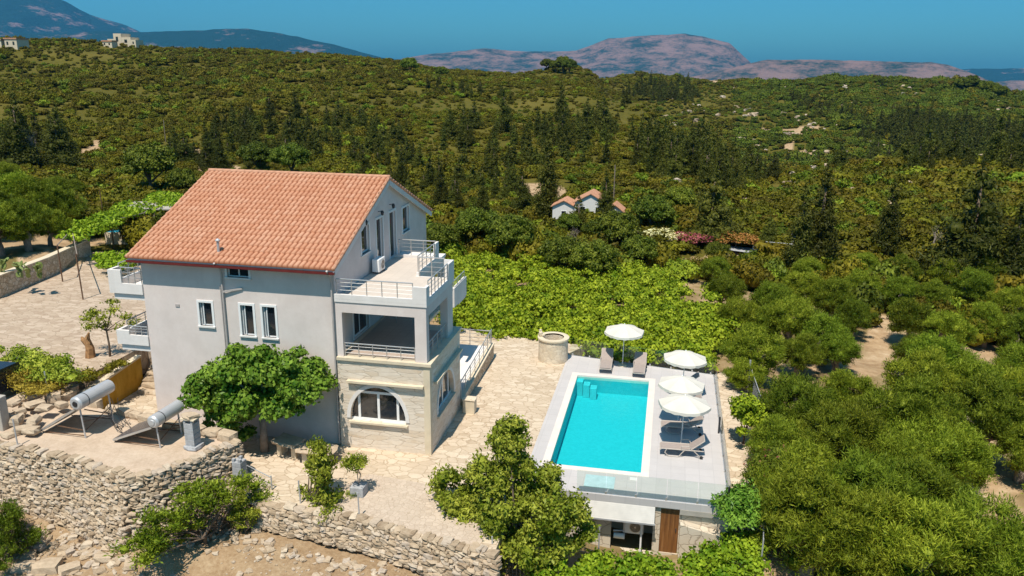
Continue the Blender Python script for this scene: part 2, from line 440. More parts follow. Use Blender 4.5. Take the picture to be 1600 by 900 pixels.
def m_glass(name, tint, refl=0.35, trans=0.9):
    m, nt, out = new_mat(name)
    t = nt.nodes.new('ShaderNodeBsdfTransparent'); t.inputs[0].default_value = (*tint, 1)
    g = nt.nodes.new('ShaderNodeBsdfGlossy'); g.inputs['Roughness'].default_value = 0.03
    lw = nt.nodes.new('ShaderNodeFresnel'); lw.inputs[0].default_value = 1.5
    k = nd(nt, 'ShaderNodeMath', operation='MULTIPLY_ADD'); nt.links.new(lw.outputs[0], k.inputs[0]); k.inputs[1].default_value = 0.7; k.inputs[2].default_value = refl
    k.use_clamp = True
    mx = nt.nodes.new('ShaderNodeMixShader'); nt.links.new(k.outputs[0], mx.inputs[0])
    nt.links.new(t.outputs[0], mx.inputs[1]); nt.links.new(g.outputs[0], mx.inputs[2]); nt.links.new(mx.outputs[0], out.inputs[0]); return m
M['balglass'] = m_glass('balustrade_glass', (0.93, 0.97, 0.95), 0.0)
def m_pane():
    m, nt, out = new_mat('window_pane')
    finish(nt, out, (0.02, 0.024, 0.03), 0.06, spec=1.0); return m
M['pane'] = m_pane()
M['curtain'] = plain('pale_curtain', (0.12, 0.15, 0.17), 0.9, var=0.2, scale=5)
def m_water():
    m, nt, out = new_mat('pool_water'); v = coords(nt)
    bp = nd(nt, 'ShaderNodeBump'); bp.inputs['Strength'].default_value = 0.6; bp.inputs['Distance'].default_value = 0.04
    nt.links.new(noise(nt, v, 3.5, 3, 0.6), bp.inputs['Height'])
    t = nt.nodes.new('ShaderNodeBsdfTransparent'); t.inputs[0].default_value = (0.50, 0.97, 0.98, 1)
    g = nt.nodes.new('ShaderNodeBsdfGlossy'); g.inputs['Roughness'].default_value = 0.02; nt.links.new(bp.outputs[0], g.inputs['Normal'])
    fr = nt.nodes.new('ShaderNodeFresnel'); fr.inputs[0].default_value = 1.33; nt.links.new(bp.outputs[0], fr.inputs['Normal'])
    mx = nt.nodes.new('ShaderNodeMixShader'); nt.links.new(fr.outputs[0], mx.inputs[0])
    nt.links.new(t.outputs[0], mx.inputs[1]); nt.links.new(g.outputs[0], mx.inputs[2]); nt.links.new(mx.outputs[0], out.inputs[0]); return m
M['water'] = m_water()
def m_liner():
    m, nt, out = new_mat('pool_liner'); v = coords(nt)
    vo = nd(nt, 'ShaderNodeTexVoronoi', feature='SMOOTH_F1'); vo.inputs['Scale'].default_value = 4.0; nt.links.new(v, vo.inputs['Vector'])
    c = ramp(nt, noise(nt, v, 6, 3), [(0.3, (0.03, 0.43, 0.48)), (0.7, (0.05, 0.49, 0.54))])
    finish(nt, out, c, 0.6); return m
M['liner'] = m_liner()
def m_wood():
    m, nt, out = new_mat('brown_planks'); v = coords(nt, (9, 9, 0.6))
    c = ramp(nt, noise(nt, v, 1.2, 6, 0.6), [(0.3, (0.10, 0.035, 0.01)), (0.55, (0.20, 0.08, 0.02)), (0.75, (0.30, 0.14, 0.05))])
    finish(nt, out, c, 0.6); return m
M['wood'] = m_wood()
M['greywood'] = plain('weathered_wood', (0.22, 0.17, 0.13), 0.9, var=0.35, scale=5)
M['collector'] = plain('solar_collector', (0.10, 0.085, 0.085), 0.25, var=0.1)
M['galv'] = plain('galvanised_steel', (0.50, 0.50, 0.51), 0.4, metal=0.35, var=0.06)
M['redlamp'] = plain('black_iron', (0.03, 0.03, 0.035), 0.5)
# ------------------------------------------------------------------ terrain height
U0 = np.array([-200, 0, 100, 200, 300, 400, 500, 600, 700, 800, 900, 1000, 1100, 1200, 1300, 1400, 1500, 1600, 1800], float)
def az_of(u, v=150.0):
    d = FWD + np.outer(u-800, RGT)/F_PX - UPV*(v-450)/F_PX
    return np.arctan2(d[:, 0], d[:, 1])
AZ = az_of(U0)
RT = np.array([90, 130, 180, 240, 320, 420, 540, 700, 950, 1500, 3000, 16000], float)
# image row of the ground surface at each distance (columns) for each azimuth (rows); drives z
_base = [372, 312, 258, 205, 160, 118]
CR = dict(zip(U0.tolist(), [60, 59, 62, 68, 74, 79, 87, 98, 109, 109, 106, 0, 0, 0, 0, 0, 0, 0, 0]))
YT = []
for u in U0:
    c = CR[u]
    if u <= 900:
        row = [368, 305, 248, 192, 146, 110, c, c+18, c+30, c+30, c+20, c+12]
        row[4] = max(row[4], c+32); row[5] = max(row[5], c+16)
    elif u == 1000: row = [365, 300, 245, 200, 158, 205, 190, 113, 125, 135, 128, 122]
    elif u == 1100: row = [360, 295, 250, 214, 262, 235, 185, 121, 130, 140, 132, 124]
    elif u == 1200: row = [372, 330, 288, 318, 285, 235, 180, 127, 135, 145, 136, 126]
    else:
        k = (u-1300)/300.0
        row = [385, 325, 266, 305, 285, 230, 175, [124, 126, 130, 150, 156][min(4, int((u-1300)/100))], 145, 150, 140, 128]
        if u >= 1500: row[8] = 162; row[9] = 165
    YT.append(row)
YT = np.array(YT, float)
def _dirz(az, y):
    # tangent of elevation for azimuth az at image row y
    el = np.zeros_like(y)
    for i in range(y.shape[0]):
        for j in range(y.shape[1]):
            u = U0[i]
            for _ in range(3):
                d = ray(u, y[i, j]); a = math.atan2(d[0], d[1])
                u += (az[i]-a)*F_PX
            d = ray(u, y[i, j])
            el[i, j] = d[2]/math.hypot(d[0], d[1])
    return el
ZT = EYE + _dirz(AZ, YT)*RT[None, :]
ZT[:, -1] = -300.0
ZT[:, -2] = -260.0
ZT[:, -3] = np.minimum(ZT[:, -3], -60)
LR = np.log(RT)
NEAR = np.array([(-43, 40, 1.5), (-41, 45, 1.5), (-41.5, 50, 1.5), (-41, 54, 1.5), (-37, 56, 1.5), (-47, 44, 3.3), (-47, 50, 3.3), (-17, 25.4, -.95), (-14, 25.0, -1.0), (-10, 24.6, -1.15), (-7, 24, -1.4), (-12, 24, -1.2), (-28, 24, -1.0), (-22, 22, -1.7), (-16, 22, -1.9), (-10, 22, -2.1), (-5, 23, -2.6), (0, 26, -2.6), (4, 27, -2.8),
    (-20, 28, -1.3), (-24, 28, -1.2), (-12, 29, -1.2), (-8, 30, -1.2), (-8, 36, -0.8), (-8, 42, -0.6), (0, 36, -2.2), (0, 42, -2.0), (0, 31, -2.6), (-4.6, 33, -2.3), (-4.6, 37, -2.3), (-4.6, 41, -2.2), (-2, 43, -2.0),
    (-18, 34, -1), (-18, 42, -0.8), (-10, 46, -0.6), (-3, 47, -0.7),
    (3.8, 30, -1.7), (3.8, 35, -1.5), (3.8, 40, -1.3), (4, 45, -1.2), (8, 30, -2.8), (8, 40, -2.2), (8, 50, -1.8), (15, 35, -3.6),
    (20, 30, -4.5), (25, 45, -4.5), (15, 60, -3), (30, 60, -5), (40, 80, -7), (30, 85, -5), (10, 80, -3.5),
    (-15, 50, -0.8), (-5, 50, -0.9), (5, 50, -1.3), (-15, 68, -1.4), (0, 68, -1.6),
    (-30, 33, 1.6), (-38, 35, 1.7), (-30, 42, 1.7), (-38, 46, 1.8), (-34, 50, 1.8), (-27, 40, 1.4), (-26, 45, 1.4), (-45, 50, 3.2), (-48, 42, 3.1),
    (-44, 36, 1.8), (-46, 60, 1.7), (-43, 62, 1.7), (-46, 64, 1.8), (-55, 60, 4), (-60, 75, 3.5), (-40, 70, 1.0), (-25, 60, 0.3), (-25, 75, -1.2), (-5, 85, -3), (-33, 58, 1.8),
    (0, 0, -6), (-20, 10, -4), (15, 10, -7), (-40, 15, -1), (-38, 28, 1.2), (-31, 28, 1.0), (-26, 33, -0.8), (-25, 36, -0.5)])
def _vnoise(x, y, s, seed):
    h = lambda i, j: np.modf(np.abs(np.sin(i*127.1+j*311.7+seed*74.7)*43758.5453))[0]
    x = x/s; y = y/s
    i = np.floor(x); j = np.floor(y); fx = x-i; fy = y-j
    fx = fx*fx*(3-2*fx); fy = fy*fy*(3-2*fy)
    return (h(i, j)*(1-fx)+h(i+1, j)*fx)*(1-fy)+(h(i, j+1)*(1-fx)+h(i+1, j+1)*fx)*fy-0.5
def ground(x, y):
    x = np.atleast_1d(np.asarray(x, float)); y = np.atleast_1d(np.asarray(y, float))
    r = np.hypot(x, y)+1e-6; az = np.arctan2(x, y)
    ai = np.interp(az, AZ, np.arange(len(AZ))); ri = np.interp(np.log(r), LR, np.arange(len(LR)))
    a0 = np.clip(ai.astype(int), 0, len(AZ)-2); r0 = np.clip(ri.astype(int), 0, len(LR)-2)
    fa = ai-a0; fr = ri-r0
    fa = fa*fa*(3-2*fa)
    zf = (ZT[a0, r0]*(1-fa)+ZT[a0+1, r0]*fa)*(1-fr)+(ZT[a0, r0+1]*(1-fa)+ZT[a0+1, r0+1]*fa)*fr
    amp = np.clip((r-80)/200, 0, 1)
    zf = zf+amp*(7*_vnoise(x, y, 90, 1)+3.0*_vnoise(x, y, 38, 2)+1.2*_vnoise(x, y, 15, 3))
    zn = np.zeros_like(x); near = r < 110
    if near.any():
        d2 = (x[near, None]-NEAR[None, :, 0])**2+(y[near, None]-NEAR[None, :, 1])**2+0.5
        w = d2**-1.8
        zn[near] = (w@NEAR[:, 2])/w.sum(1)
    t = np.clip((r-72)/32, 0, 1); t = t*t*(3-2*t)
    return np.where(near, zn*(1-t)+zf*t, zf)
def gz(x, y): return float(ground(x, y)[0])
def hit(u, v, lift=0.0, rmax=1200):
    """first point of the ground seen at image position (u, v)"""
    d = ray(u, v); h = math.hypot(d[0], d[1])
    rr = np.exp(np.linspace(math.log(30), math.log(rmax), 900))
    P = EYEP[None]+d[None]*(rr/h)[:, None]
    g = ground(P[:, 0], P[:, 1])+lift
    k = np.argmax(P[:, 2] <= g)
    if P[k, 2] > g[k]: k = len(rr)-1
    return P[k, 0], P[k, 1], g[k]-lift
# bare ground: (u, v, half width, half height) ellipses in the survey picture
BARE = [(1268, 199, 16, 5), (1248, 206, 9, 7), (1236, 219, 7, 9), (1232, 232, 9, 8), (1258, 241, 20, 5), (1205, 204, 34, 3), (1300, 249, 36, 3.5), (1345, 255, 24, 3), (1350, 123, 70, 5), (1120, 128, 20, 3),
        (150, 228, 14, 8), (135, 238, 22, 6), (25, 209, 12, 5), (295, 238, 25, 5), (330, 265, 45, 9), (1395, 325, 8, 16), (1105, 410, 45, 9),
        (1150, 395, 40, 7), (1300, 262, 25, 4), (840, 300, 40, 12), (1330, 575, 60, 16), (1540, 553, 40, 12), (1380, 532, 25, 40), (1580, 750, 60, 20),
        (1220, 580, 60, 12), (100, 405, 70, 14), (60, 378, 120, 10)]
def bare_mask(x, y, z, grow=1.0):
    u, v = project(np.stack([x, y, z], -1))
    m = np.zeros(len(x), bool)
    jit = _vnoise(x, y, 6, 9)*0.9
    for (bu, bv, a, b) in BARE:
        m |= (((u-bu)/(a*grow))**2+((v-bv)/(b*grow))**2) < 1+jit
    return m

def make_terrain():
    na, nr = 620, 420
    az = np.linspace(AZ[0]-0.35, AZ[-1]+0.35, na)
    rr = np.concatenate([np.linspace(4, 24, 12)[:-1], np.exp(np.linspace(math.log(24), math.log(1500), nr-40)), np.exp(np.linspace(math.log(1500), math.log(15500), 31))[1:]])
    nr = len(rr)
    A, RR = np.meshgrid(az, rr)
    x = (RR*np.sin(A)).ravel(); y = (RR*np.cos(A)).ravel(); z = ground(x, y)
    V = np.stack([x, y, z], -1)
    i = np.arange(nr-1)[:, None]*na+np.arange(na-1)[None, :]
    Fq = np.stack([i, i+1, i+na+1, i+na], -1).reshape(-1, 4)
    m, nt, out = new_mat('ground_soil')
    vec = coords(nt)
    n1 = noise(nt, vec, 0.035, 6); n2 = noise(nt, vec, 0.9, 6, 0.7); n3 = noise(nt, vec, 7, 5, 0.7)
    at = nd(nt, 'ShaderNodeAttribute', attribute_name='bare')
    at2 = nd(nt, 'ShaderNodeAttribute', attribute_name='yard')
    scrub = ramp(nt, n1, [(0.3, (0.055, 0.055, 0.006)), (0.55, (0.10, 0.09, 0.012)), (0.75, (0.18, 0.135, 0.03))])
    scrub = mixc(nt, 0.5, scrub, ramp(nt, n2, [(0.35, (0.05, 0.048, 0.006)), (0.68, (0.16, 0.125, 0.025))]))
    dirt = ramp(nt, n2, [(0.3, (0.27, 0.17, 0.09)), (0.55, (0.42, 0.29, 0.17)), (0.75, (0.55, 0.42, 0.28))])
    yard = mixc(nt, 0.5, ramp(nt, n2, [(0.3, (0.20, 0.12, 0.06)), (0.5, (0.33, 0.21, 0.11)), (0.7, (0.46, 0.34, 0.21))]),
                ramp(nt, n3, [(0.3, (0.18, 0.11, 0.06)), (0.75, (0.5, 0.38, 0.25))]))
    c = mixc(nt, at.outputs['Fac'], scrub, dirt)
    c = mixc(nt, at2.outputs['Fac'], c, yard)
    finish(nt, out, c, 0.95, bump=n3, bstr=0.7, bdist=0.08, spec=0.1)
    o = quadmesh('terrain', V, Fq, m, smooth=True)
    me = o.data
    r = np.hypot(x, y)
    b = bare_mask(x, y, z).astype(np.float32)
    b = np.maximum(b, ((r < 72) & (x > -50)).astype(np.float32)*np.clip(0.62+_vnoise(x, y, 5, 4)*1.3, 0, 1))
    a = me.attributes.new('bare', 'FLOAT', 'POINT'); a.data.foreach_set('value', b.astype(np.float32))
    yd = ((y < 28.5) & (x < 2)).astype(np.float32)
    a = me.attributes.new('yard', 'FLOAT', 'POINT'); a.data.foreach_set('value', yd)
    tag(o, kind='structure')
    return o
make_terrain()

# ------------------------------------------------------------------ mountains
def mountain(crest, dist, depth, mat, base=-340, rough=1.0, seed=1):
    us = np.array([c[0] for c in crest], float); vs_ = np.array([c[1] for c in crest], float)
    n = 260; m = 70
    uu = np.linspace(us[0], us[-1], n); vv = np.interp(uu, us, vs_)
    V = np.zeros((m, n, 3))
    az = np.zeros(n); el = np.zeros(n)
    for i in range(n):
        d = ray(uu[i], vv[i]); az[i] = math.atan2(d[0], d[1]); el[i] = d[2]/math.hypot(d[0], d[1])
    zc = EYE+el*dist
    hgt = zc-base
    for j in range(m):
        t = j/(m-1)           # 0 front foot, 0.6 crest, 1 back foot
        r = dist+(t-0.6)*depth
        s = t/0.6 if t < 0.6 else 1-(t-0.6)/0.4*1.0
        prof = s**0.85
        x = r*np.sin(az); y = r*np.cos(az)
        rel = 0
        for k, (sc_, am) in enumerate(((1500, .30), (700, .22), (300, .12), (130, .06))):
            nn = np.abs(_vnoise(x, y, sc_*dist/9000, seed*10+k))*2
            rel = rel+nn*am
        z = base+hgt*prof*(1-rough*rel*(1-s)*1.6*min(1, s*3))
        jag = (_vnoise(x, y, 160*dist/9000, seed+5)+_vnoise(x, y, 60*dist/9000, seed+6)*.5)*dist*0.0012
        z = z+jag*s
        V[j, :, 0] = x; V[j, :, 1] = y; V[j, :, 2] = z
    i = np.arange(m-1)[:, None]*n+np.arange(n-1)[None, :]
    Fq = np.stack([i, i+1, i+n+1, i+n], -1).reshape(-1, 4)
    o = quadmesh('mountain', V.reshape(-1, 3), Fq, mat, smooth=True)
    tag(o, kind='structure')
    return o
def rockmat(name, green, rock, lo, hi, sc_):
    m, nt, out = new_mat(name)
    vec = coords(nt, (1, 1, 3))
    n1 = noise(nt, vec, sc_, 9, 0.65); n2 = noise(nt, vec, sc_*7, 7, 0.7)
    f = nd(nt, 'ShaderNodeMath', operation='ADD'); nt.links.new(n1, f.inputs[0])
    g = nd(nt, 'ShaderNodeMath', operation='MULTIPLY'); nt.links.new(n2, g.inputs[0]); g.inputs[1].default_value = 0.45
    nt.links.new(g.outputs[0], f.inputs[1])
    c = ramp(nt, f.outputs[0], [(lo, green), (hi, rock), (min(1, hi+0.2), tuple(x*1.25 for x in rock))])
    finish(nt, out, c, 0.95, bump=n2, bstr=1.0, bdist=0.06/sc_, spec=0.05)
    return m
MM1 = rockmat('far_blue_mountain', (0.012, 0.045, 0.045), (0.22, 0.15, 0.14), 0.78, 0.88, 0.0016)
MM3 = rockmat('pink_grey_mountain', (0.02, 0.05, 0.055), (0.20, 0.135, 0.125), 0.62, 0.80, 0.004)
mountain([(-260, -20), (-100, -55), (0, -32), (60, -15), (100, 0), (140, 22), (175, 32), (200, 40), (222, 50), (300, 66), (400, 90)], 14500, 6500, MM1, seed=2)
mountain([(-260, 60), (0, 54), (100, 52), (150, 48), (220, 49), (290, 47), (340, 44), (385, 43), (430, 50), (470, 58), (520, 68), (560, 80), (600, 90), (640, 94), (700, 98), (760, 110)],
         10500, 4200, MM1, seed=3)
mountain([(540, 112), (590, 100), (625, 91), (640, 88), (680, 83), (720, 79), (760, 75), (800, 78), (860, 80), (900, 78), (925, 69), (950, 59), (985, 57), (1020, 54), (1070, 52), (1100, 56),
          (1140, 67), (1155, 80), (1175, 100), (1200, 118), (1230, 125)], 9500, 3600, MM3, seed=4, rough=1.1)
mountain([(1060, 125), (1120, 110), (1175, 98), (1200, 93), (1250, 92), (1300, 93), (1380, 95), (1440, 97), (1455, 95), (1480, 100), (1510, 110), (1540, 122), (1580, 138), (1700, 150)],
         6000, 2000, MM3, seed=6)
mountain([(1300, 118), (1440, 112), (1500, 107.5), (1560, 106.5), (1620, 107), (1700, 105), (1800, 103), (2000, 104)], 13500, 4000, MM1, seed=8)
mountain([(1500, 150), (1540, 130), (1580, 125), (1640, 125), (1750, 124), (1850, 140)], 7500, 2000, MM3, seed=9)
# ------------------------------------------------------------------ villa
VX0, VX1, VY0, VY1 = -23.3, -14.0, 31.8, 45.4
EAVE, RIDGE, RY = 8.40, 11.15, 38.6
villa = thing('villa', 'three-storey pale grey villa with a terracotta tiled roof and stone-clad ground floor', 'house', (-18.6, 38, 0))
slope = (RIDGE-EAVE)/(RY-VY0)
def zroof(y): return RIDGE-abs(y-RY)*slope
W1, W2, W3, W4 = (-20.57, -19.95, 5.23, 6.34), (-18.53, -17.93, 4.92, 6.35), (-17.47, -16.87, 4.90, 6.35), (-19.03, -18.0, 7.62, 8.22)
b = MB()
panel(b, rect(VX0, VX1, -1.2, EAVE-.02), [rect(w[0], w[1], w[2], w[3]) for w in (W1, W2, W3, W4)], (0, VY0, 0), (1, 0, 0), (0, 0, 1), (0, 1, 0), 0.2)
G = [(35.07, 36.10, 8.12, 9.42), (37.1, 38.0, 6.96, 9.42), (39.0, 39.95, 6.96, 9.42), (41.1, 42.2, 7.95, 9.3)]
MD = (33.75, 35.65, 4.40, 6.2)
panel(b, [(VY0, -1.2), (VY1, -1.2), (VY1, EAVE-.02), (RY, RIDGE-.05), (VY0, EAVE-.02)], [rect(*g) for g in G]+[rect(*MD)], (VX1, 0, 0), (0, 1, 0), (0, 0, 1), (-1, 0, 0), 0.2)
panel(b, [(VY0, -1.2), (VY1, -1.2), (VY1, EAVE-.02), (RY, RIDGE-.05), (VY0, EAVE-.02)], [], (VX0, 0, 0), (0, 1, 0), (0, 0, 1), (1, 0, 0))
panel(b, rect(VX0, VX1, -1.2, EAVE-.02), [], (0, VY1, 0), (1, 0, 0), (0, 0, 1), (0, -1, 0))
b.build('wall', M['stucco'], villa)

# roof: corrugated barrel tiles in overlapping courses, with per-tile uv
def tiled_slope(y_e, y_r, z_e, z_r, x0, x1, cols, rows, parent, name='roof_slope'):
    per = 8
    xs = np.linspace(x0, x1, cols*per+1)
    ph = (np.arange(cols*per+1) % per)/per
    wave = 0.085*np.abs(np.cos(math.pi*ph))**0.7
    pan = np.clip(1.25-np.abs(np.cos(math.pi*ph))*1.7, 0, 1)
    V = []; UVs = []; Fq = []
    nx = len(xs)
    for r in range(rows):
        rj = rng.uniform(-0.010, 0.010, nx//per+2)
        for e, t in ((0, r/rows), (1, (r+1.12)/rows)):
            t = min(t, 1.0)
            lift = 0.075 if e == 0 else 0.012
            z = z_e+(z_r-z_e)*t+wave*(1.0 if e == 0 else 0.82)+lift
            jy = np.repeat(rj, per)[:nx]
            V.append(np.stack([xs, np.full(nx, y_e+(y_r-y_e)*t)+jy*np.sign(y_e-y_r), z], -1))
            UVs.append(np.stack([(np.arange(nx)+4)/per+0.001, np.full(nx, r+0.5)], -1))
        a = (2*r)*nx+np.arange(nx-1); c = a+nx
        Fq.append(np.stack([a, a+1, c+1, c], -1))
        # front lip of the course
        base = np.stack([xs, np.full(nx, y_e+(y_r-y_e)*r/rows)+0.0, z_e+(z_r-z_e)*r/rows+0*wave-0.005], -1)
        V.append(base); UVs.append(UVs[-2])
    # reindex: 3 rows of verts per course
    Vv = np.vstack(V); Fq = []
    for r in range(rows):
        o = 3*r*nx; k = np.arange(nx-1)
        Fq.append(np.stack([o+k, o+k+1, o+nx+k+1, o+nx+k], -1))
        Fq.append(np.stack([o+2*nx+k, o+2*nx+k+1, o+k+1, o+k], -1))
    Fq = np.vstack(Fq)
    Vv = Vv-np.array(root_loc(parent))
    o = quadmesh(name, Vv, Fq, M['tiles'], parent, smooth=False)
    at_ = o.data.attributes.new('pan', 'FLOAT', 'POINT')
    lipd = np.concatenate([np.clip(pan+.0, 0, 1)*.9, pan*.9, np.full(nx, .9)])  # dark lip bottoms paint the shadow gap between tile courses
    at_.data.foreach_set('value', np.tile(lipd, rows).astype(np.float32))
    uvl = o.data.uv_layers.new(name='UVMap')
    uvv = np.vstack(UVs)
    fc = np.repeat((Fq[:, 0] % nx+4)//per, 4)
    UVa = uvv[Fq.ravel()].copy(); UVa[:, 0] = fc+0.5
    uvl.data.foreach_set('uv', UVa.astype(np.float32).ravel())
    return o
RX0, RX1 = -23.62, -13.78
YE = VY0-0.45; ZE = zroof(VY0)+0.02-0.45*slope+0.12
YB = 2*RY-YE
b = MB()   # roof deck body under the tiles
for s, ye in ((1, YE), (-1, YB)):
    yr = RY
    b.add([(RX0+.04, ye, ZE-.10), (RX1-.04, ye, ZE-.10), (RX1-.04, yr, RIDGE+.02), (RX0+.04, yr, RIDGE+.02),
           (RX0+.04, ye, ZE-.0), (RX1-.04, ye, ZE-.0), (RX1-.04, yr, RIDGE+.13), (RX0+.04, yr, RIDGE+.13)],
          [(0, 1, 2, 3), (4, 5, 6, 7), (0, 1, 5, 4), (1, 2, 6, 5), (3, 0, 4, 7)])
roof = b.build('roof', M['white'], villa)
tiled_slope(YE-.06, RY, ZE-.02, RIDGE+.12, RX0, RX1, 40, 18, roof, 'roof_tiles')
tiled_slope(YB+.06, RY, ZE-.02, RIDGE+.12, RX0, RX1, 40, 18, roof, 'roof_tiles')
b = MB()
n = 24
for i in range(n):
    x0 = RX0+(RX1-RX0)*i/n; x1 = x0+(RX1-RX0)/n*1.1
    b.tube([(x0, RY, RIDGE+.16), (x1, RY, RIDGE+.19)], [0.12, 0.10], 8)
b.build('ridge_cap', M['tiles'], roof, smooth=True)
for xx in (RX0+.02, RX1-.02):
    b = MB()
    for ye in (YE-.06, YB+.06):
        n = 20
        for i in range(n):
            t0 = i/n; t1 = (i+1.1)/n
            p = (xx, ye+(RY-ye)*t0, ZE+.03+(RIDGE+.16-ZE-.03)*t0); q = (xx, ye+(RY-ye)*t1, ZE+.0+(RIDGE+.16-ZE-.03)*t1)
            b.tube([p, q], [0.095, 0.08], 7)
    b.build('verge_cap', M['tiles'], roof, smooth=True)
b = MB()
b.bar((RX0-.02, YE-.01, ZE-.17), (RX1+.02, YE-.01, ZE-.17), 0.12, 0.10)
b.bar((RX0-.02, YE-.075, ZE-.155), (RX1+.02, YE-.075, ZE-.16), 0.015, 0.10)
b.build('gutter', M['redgutter'], roof)
b = MB()
b.tube([(-19.45, 31.95, zroof(31.95)+.05), (-19.45, 31.95, zroof(31.95)+0.72)], 0.06, 10)
b.lathe([(0.10, 0), (0.11, 0.05), (0.03, 0.12)], (-19.45, 31.95, zroof(31.95)+0.72), 10)
b.build('vent_pipe', M['galv'], roof)
b = MB()   # barge boards of the gable
for ye in (YE, YB):
    b.bar((RX1-.015, ye, ZE-.2), (RX1-.015, RY, RIDGE-.08), 0.05, 0.24)
b.build('barge_board', M['white'], roof)
b = MB()
b.tube([(-14.05, 31.2, 8.32), (-14.08, 31.55, 8.0), (-14.08, 31.66, 7.7), (-14.06, 31.66, 0.1)], 0.045, 8)
b.build('downpipe', M['pipe'], villa)
b = MB()
b.tube([(-19.3, 31.25, 8.35), (-19.3, 31.6, 8.1), (-19.28, 31.7, 7.8), (-19.28, 31.7, 2.5)], 0.045, 8)
b.tube([(-19.40, 31.74, 7.2), (-19.40, 31.74, 2.5)], 0.025, 6)
b.bar((-19.28, 31.7, 6.93), (-18.35, 31.76, 7.13), 0.06, 0.08)
b.build('drain_pipe', M['pipe'], villa)
b = MB(); b.box(-21.75, -21.55, 31.77, 31.8, 6.05, 6.17); b.build('wall_vent', M['pipe'], villa)

def window_y(x0, x1, z0, z1, yf, sash=True, sill=True):
    """window in a wall facing -y at y = yf"""
    fr = MB(); t = 0.10
    fr.box(x0-t, x1+t, yf-.035, yf+.01, z1, z1+t); fr.box(x0-t, x0, yf-.035, yf+.01, z0, z1); fr.box(x1, x1+t, yf-.035, yf+.01, z0, z1)
    for a, c in ((x0, x0+.05), (x1-.05, x1))+(() if sash else (((x0+x1)/2-.03, (x0+x1)/2+.03),)): fr.box(a, c, yf+.10, yf+.15, z0, z1)
    fr.box(x0+.05, x1-.05, yf+.101, yf+.149, z0, z0+.05); fr.box(x0+.05, x1-.05, yf+.101, yf+.149, z1-.05, z1)
    w = fr.build('window', M['whiteframe'], villa)
    MB().box(x0+.02, x1-.02, yf+.12, yf+.135, z0+.03, z1-.03).build('pane', M['pane'], w)
    if sill: MB().box(x0-t-.02, x1+t+.02, yf-.09, yf+.09, z0-.07, z0).build('sill', M['white'], w)
    if sash:
        c = MB(); c.box(x0+.15, x0+.19, yf+.05, yf+.10, z0+.04, z1-.04); c.build('open_sash', M['whiteframe'], w)
        MB().box(x0+.055, x0+.145, yf+.085, yf+.092, z0+.06, z1-.06).build('curtain', M['curtain'], w)
    return w
for w in (W1, W2, W3): window_y(*w, VY0)
window_y(*W4, VY0, sash=False)
def window_x(y0, y1, z0, z1, xf, name='window', lamp=False, sill=True):
    """window or glazed door in a wall facing +x at x = xf"""
    fr = MB(); t = 0.10
    fr.box(xf-.01, xf+.035, y0-t, y1+t, z1, z1+t); fr.box(xf-.01, xf+.035, y0-t, y0, z0, z1); fr.box(xf-.01, xf+.035, y1, y1+t, z0, z1)
    for a, c in ((y0, y0+.07), (y1-.07, y1)): fr.box(xf-.14, xf-.08, a, c, z0, z1)
    fr.box(xf-.139, xf-.081, y0+.07, y1-.07, z0, z0+.09); fr.box(xf-.139, xf-.081, y0+.07, y1-.07, z1-.07, z1)
    w = fr.build(name, M['whiteframe'], villa)
    MB().box(xf-.12, xf-.105, y0+.03, y1-.03, z0+.03, z1-.03).build('pane', M['pane'], w)
    if name == 'door':
        MB().box(xf-.08, xf-.03, y0+.09, y0+.12, z0+1.0, z0+1.15).build('handle', M['steel'], w)
    elif sill: MB().box(xf-.09, xf+.08, y0-t, y1+t, z0-.07, z0).build('sill', M['white'], w)
    return w
window_x(*G[0], VX1); window_x(*G[1], VX1, 'door'); window_x(*G[2], VX1, 'door'); window_x(*G[3], VX1)
d = window_x(*MD, VX1, 'door')
c = MB(); c.box(VX1-.13, VX1-.09, 34.66, 34.74, 4.49, 6.13); c.build('mullion', M['whiteframe'], d)
for yy, zz in ((35.25, 9.72), (37.45, 9.78), (39.1, 9.85)):
    q = MB(); q.bar((VX1, yy, zz), (VX1+.22, yy, zz+.05), 0.03); q.lathe([(0.05, 0.0), (0.09, -0.08), (0.06, -0.22), (0.02, -0.25)], (VX1+.22, yy, zz+.06), 8)
    q.build('wall_lamp', M['redlamp'], villa)

# railing helper: posts, rails (mesh) and a handrail sub-part
def railing(p, q, h, n, parent, bars=3, name='railing', mat='steel', post0=True):
    p = np.array(p, float); q = np.array(q, float)
    m_ = MB()
    for i in range(0 if post0 else 1, n+1):
        c = p+(q-p)*i/n; m_.tube([c, c+(0, 0, h)], 0.022, 6)
    for k in range(bars):
        z = h*(k+1)/(bars+1)+.02; m_.tube([p+(0, 0, z), q+(0, 0, z)], 0.011, 5)
    r = m_.build(name, M[mat], parent)
    MB().tube([p+(0, 0, h), q+(0, 0, h)], 0.028, 8).build('handrail', M[mat], r)
    return r

# ---- stone annex, ground storey
AX0, AX1, AY0, AY1 = -13.96, -9.72, 31.62, 36.78
def arch(x0, x1, z0, z1, n=16):
    cx_ = (x0+x1)/2; rx = (x1-x0)/2; zs = z0+0.55*(z1-z0)*0+0.12; rz = z1-zs
    return [(x0, z0), (x1, z0)]+[(cx_+rx*math.cos(t), zs+rz*math.sin(t)) for t in np.linspace(0, math.pi, n)]
b = MB()
A1 = arch(-13.45, -10.85, 1.34, 3.02)
A2 = arch(32.75, 35.55, 1.38, 3.0)
for z0, z1 in ():
    pass
A2 = [(32.75, 1.38), (35.55, 1.38)]+[(34.15+1.4*math.cos(t), 1.5+1.52*math.sin(t)) for t in np.linspace(0, math.pi, 16)]
A1 = [(-13.45, 1.34), (-10.85, 1.34)]+[(-12.15+1.3*math.cos(t), 1.46+1.56*math.sin(t)) for t in np.linspace(0, math.pi, 16)]
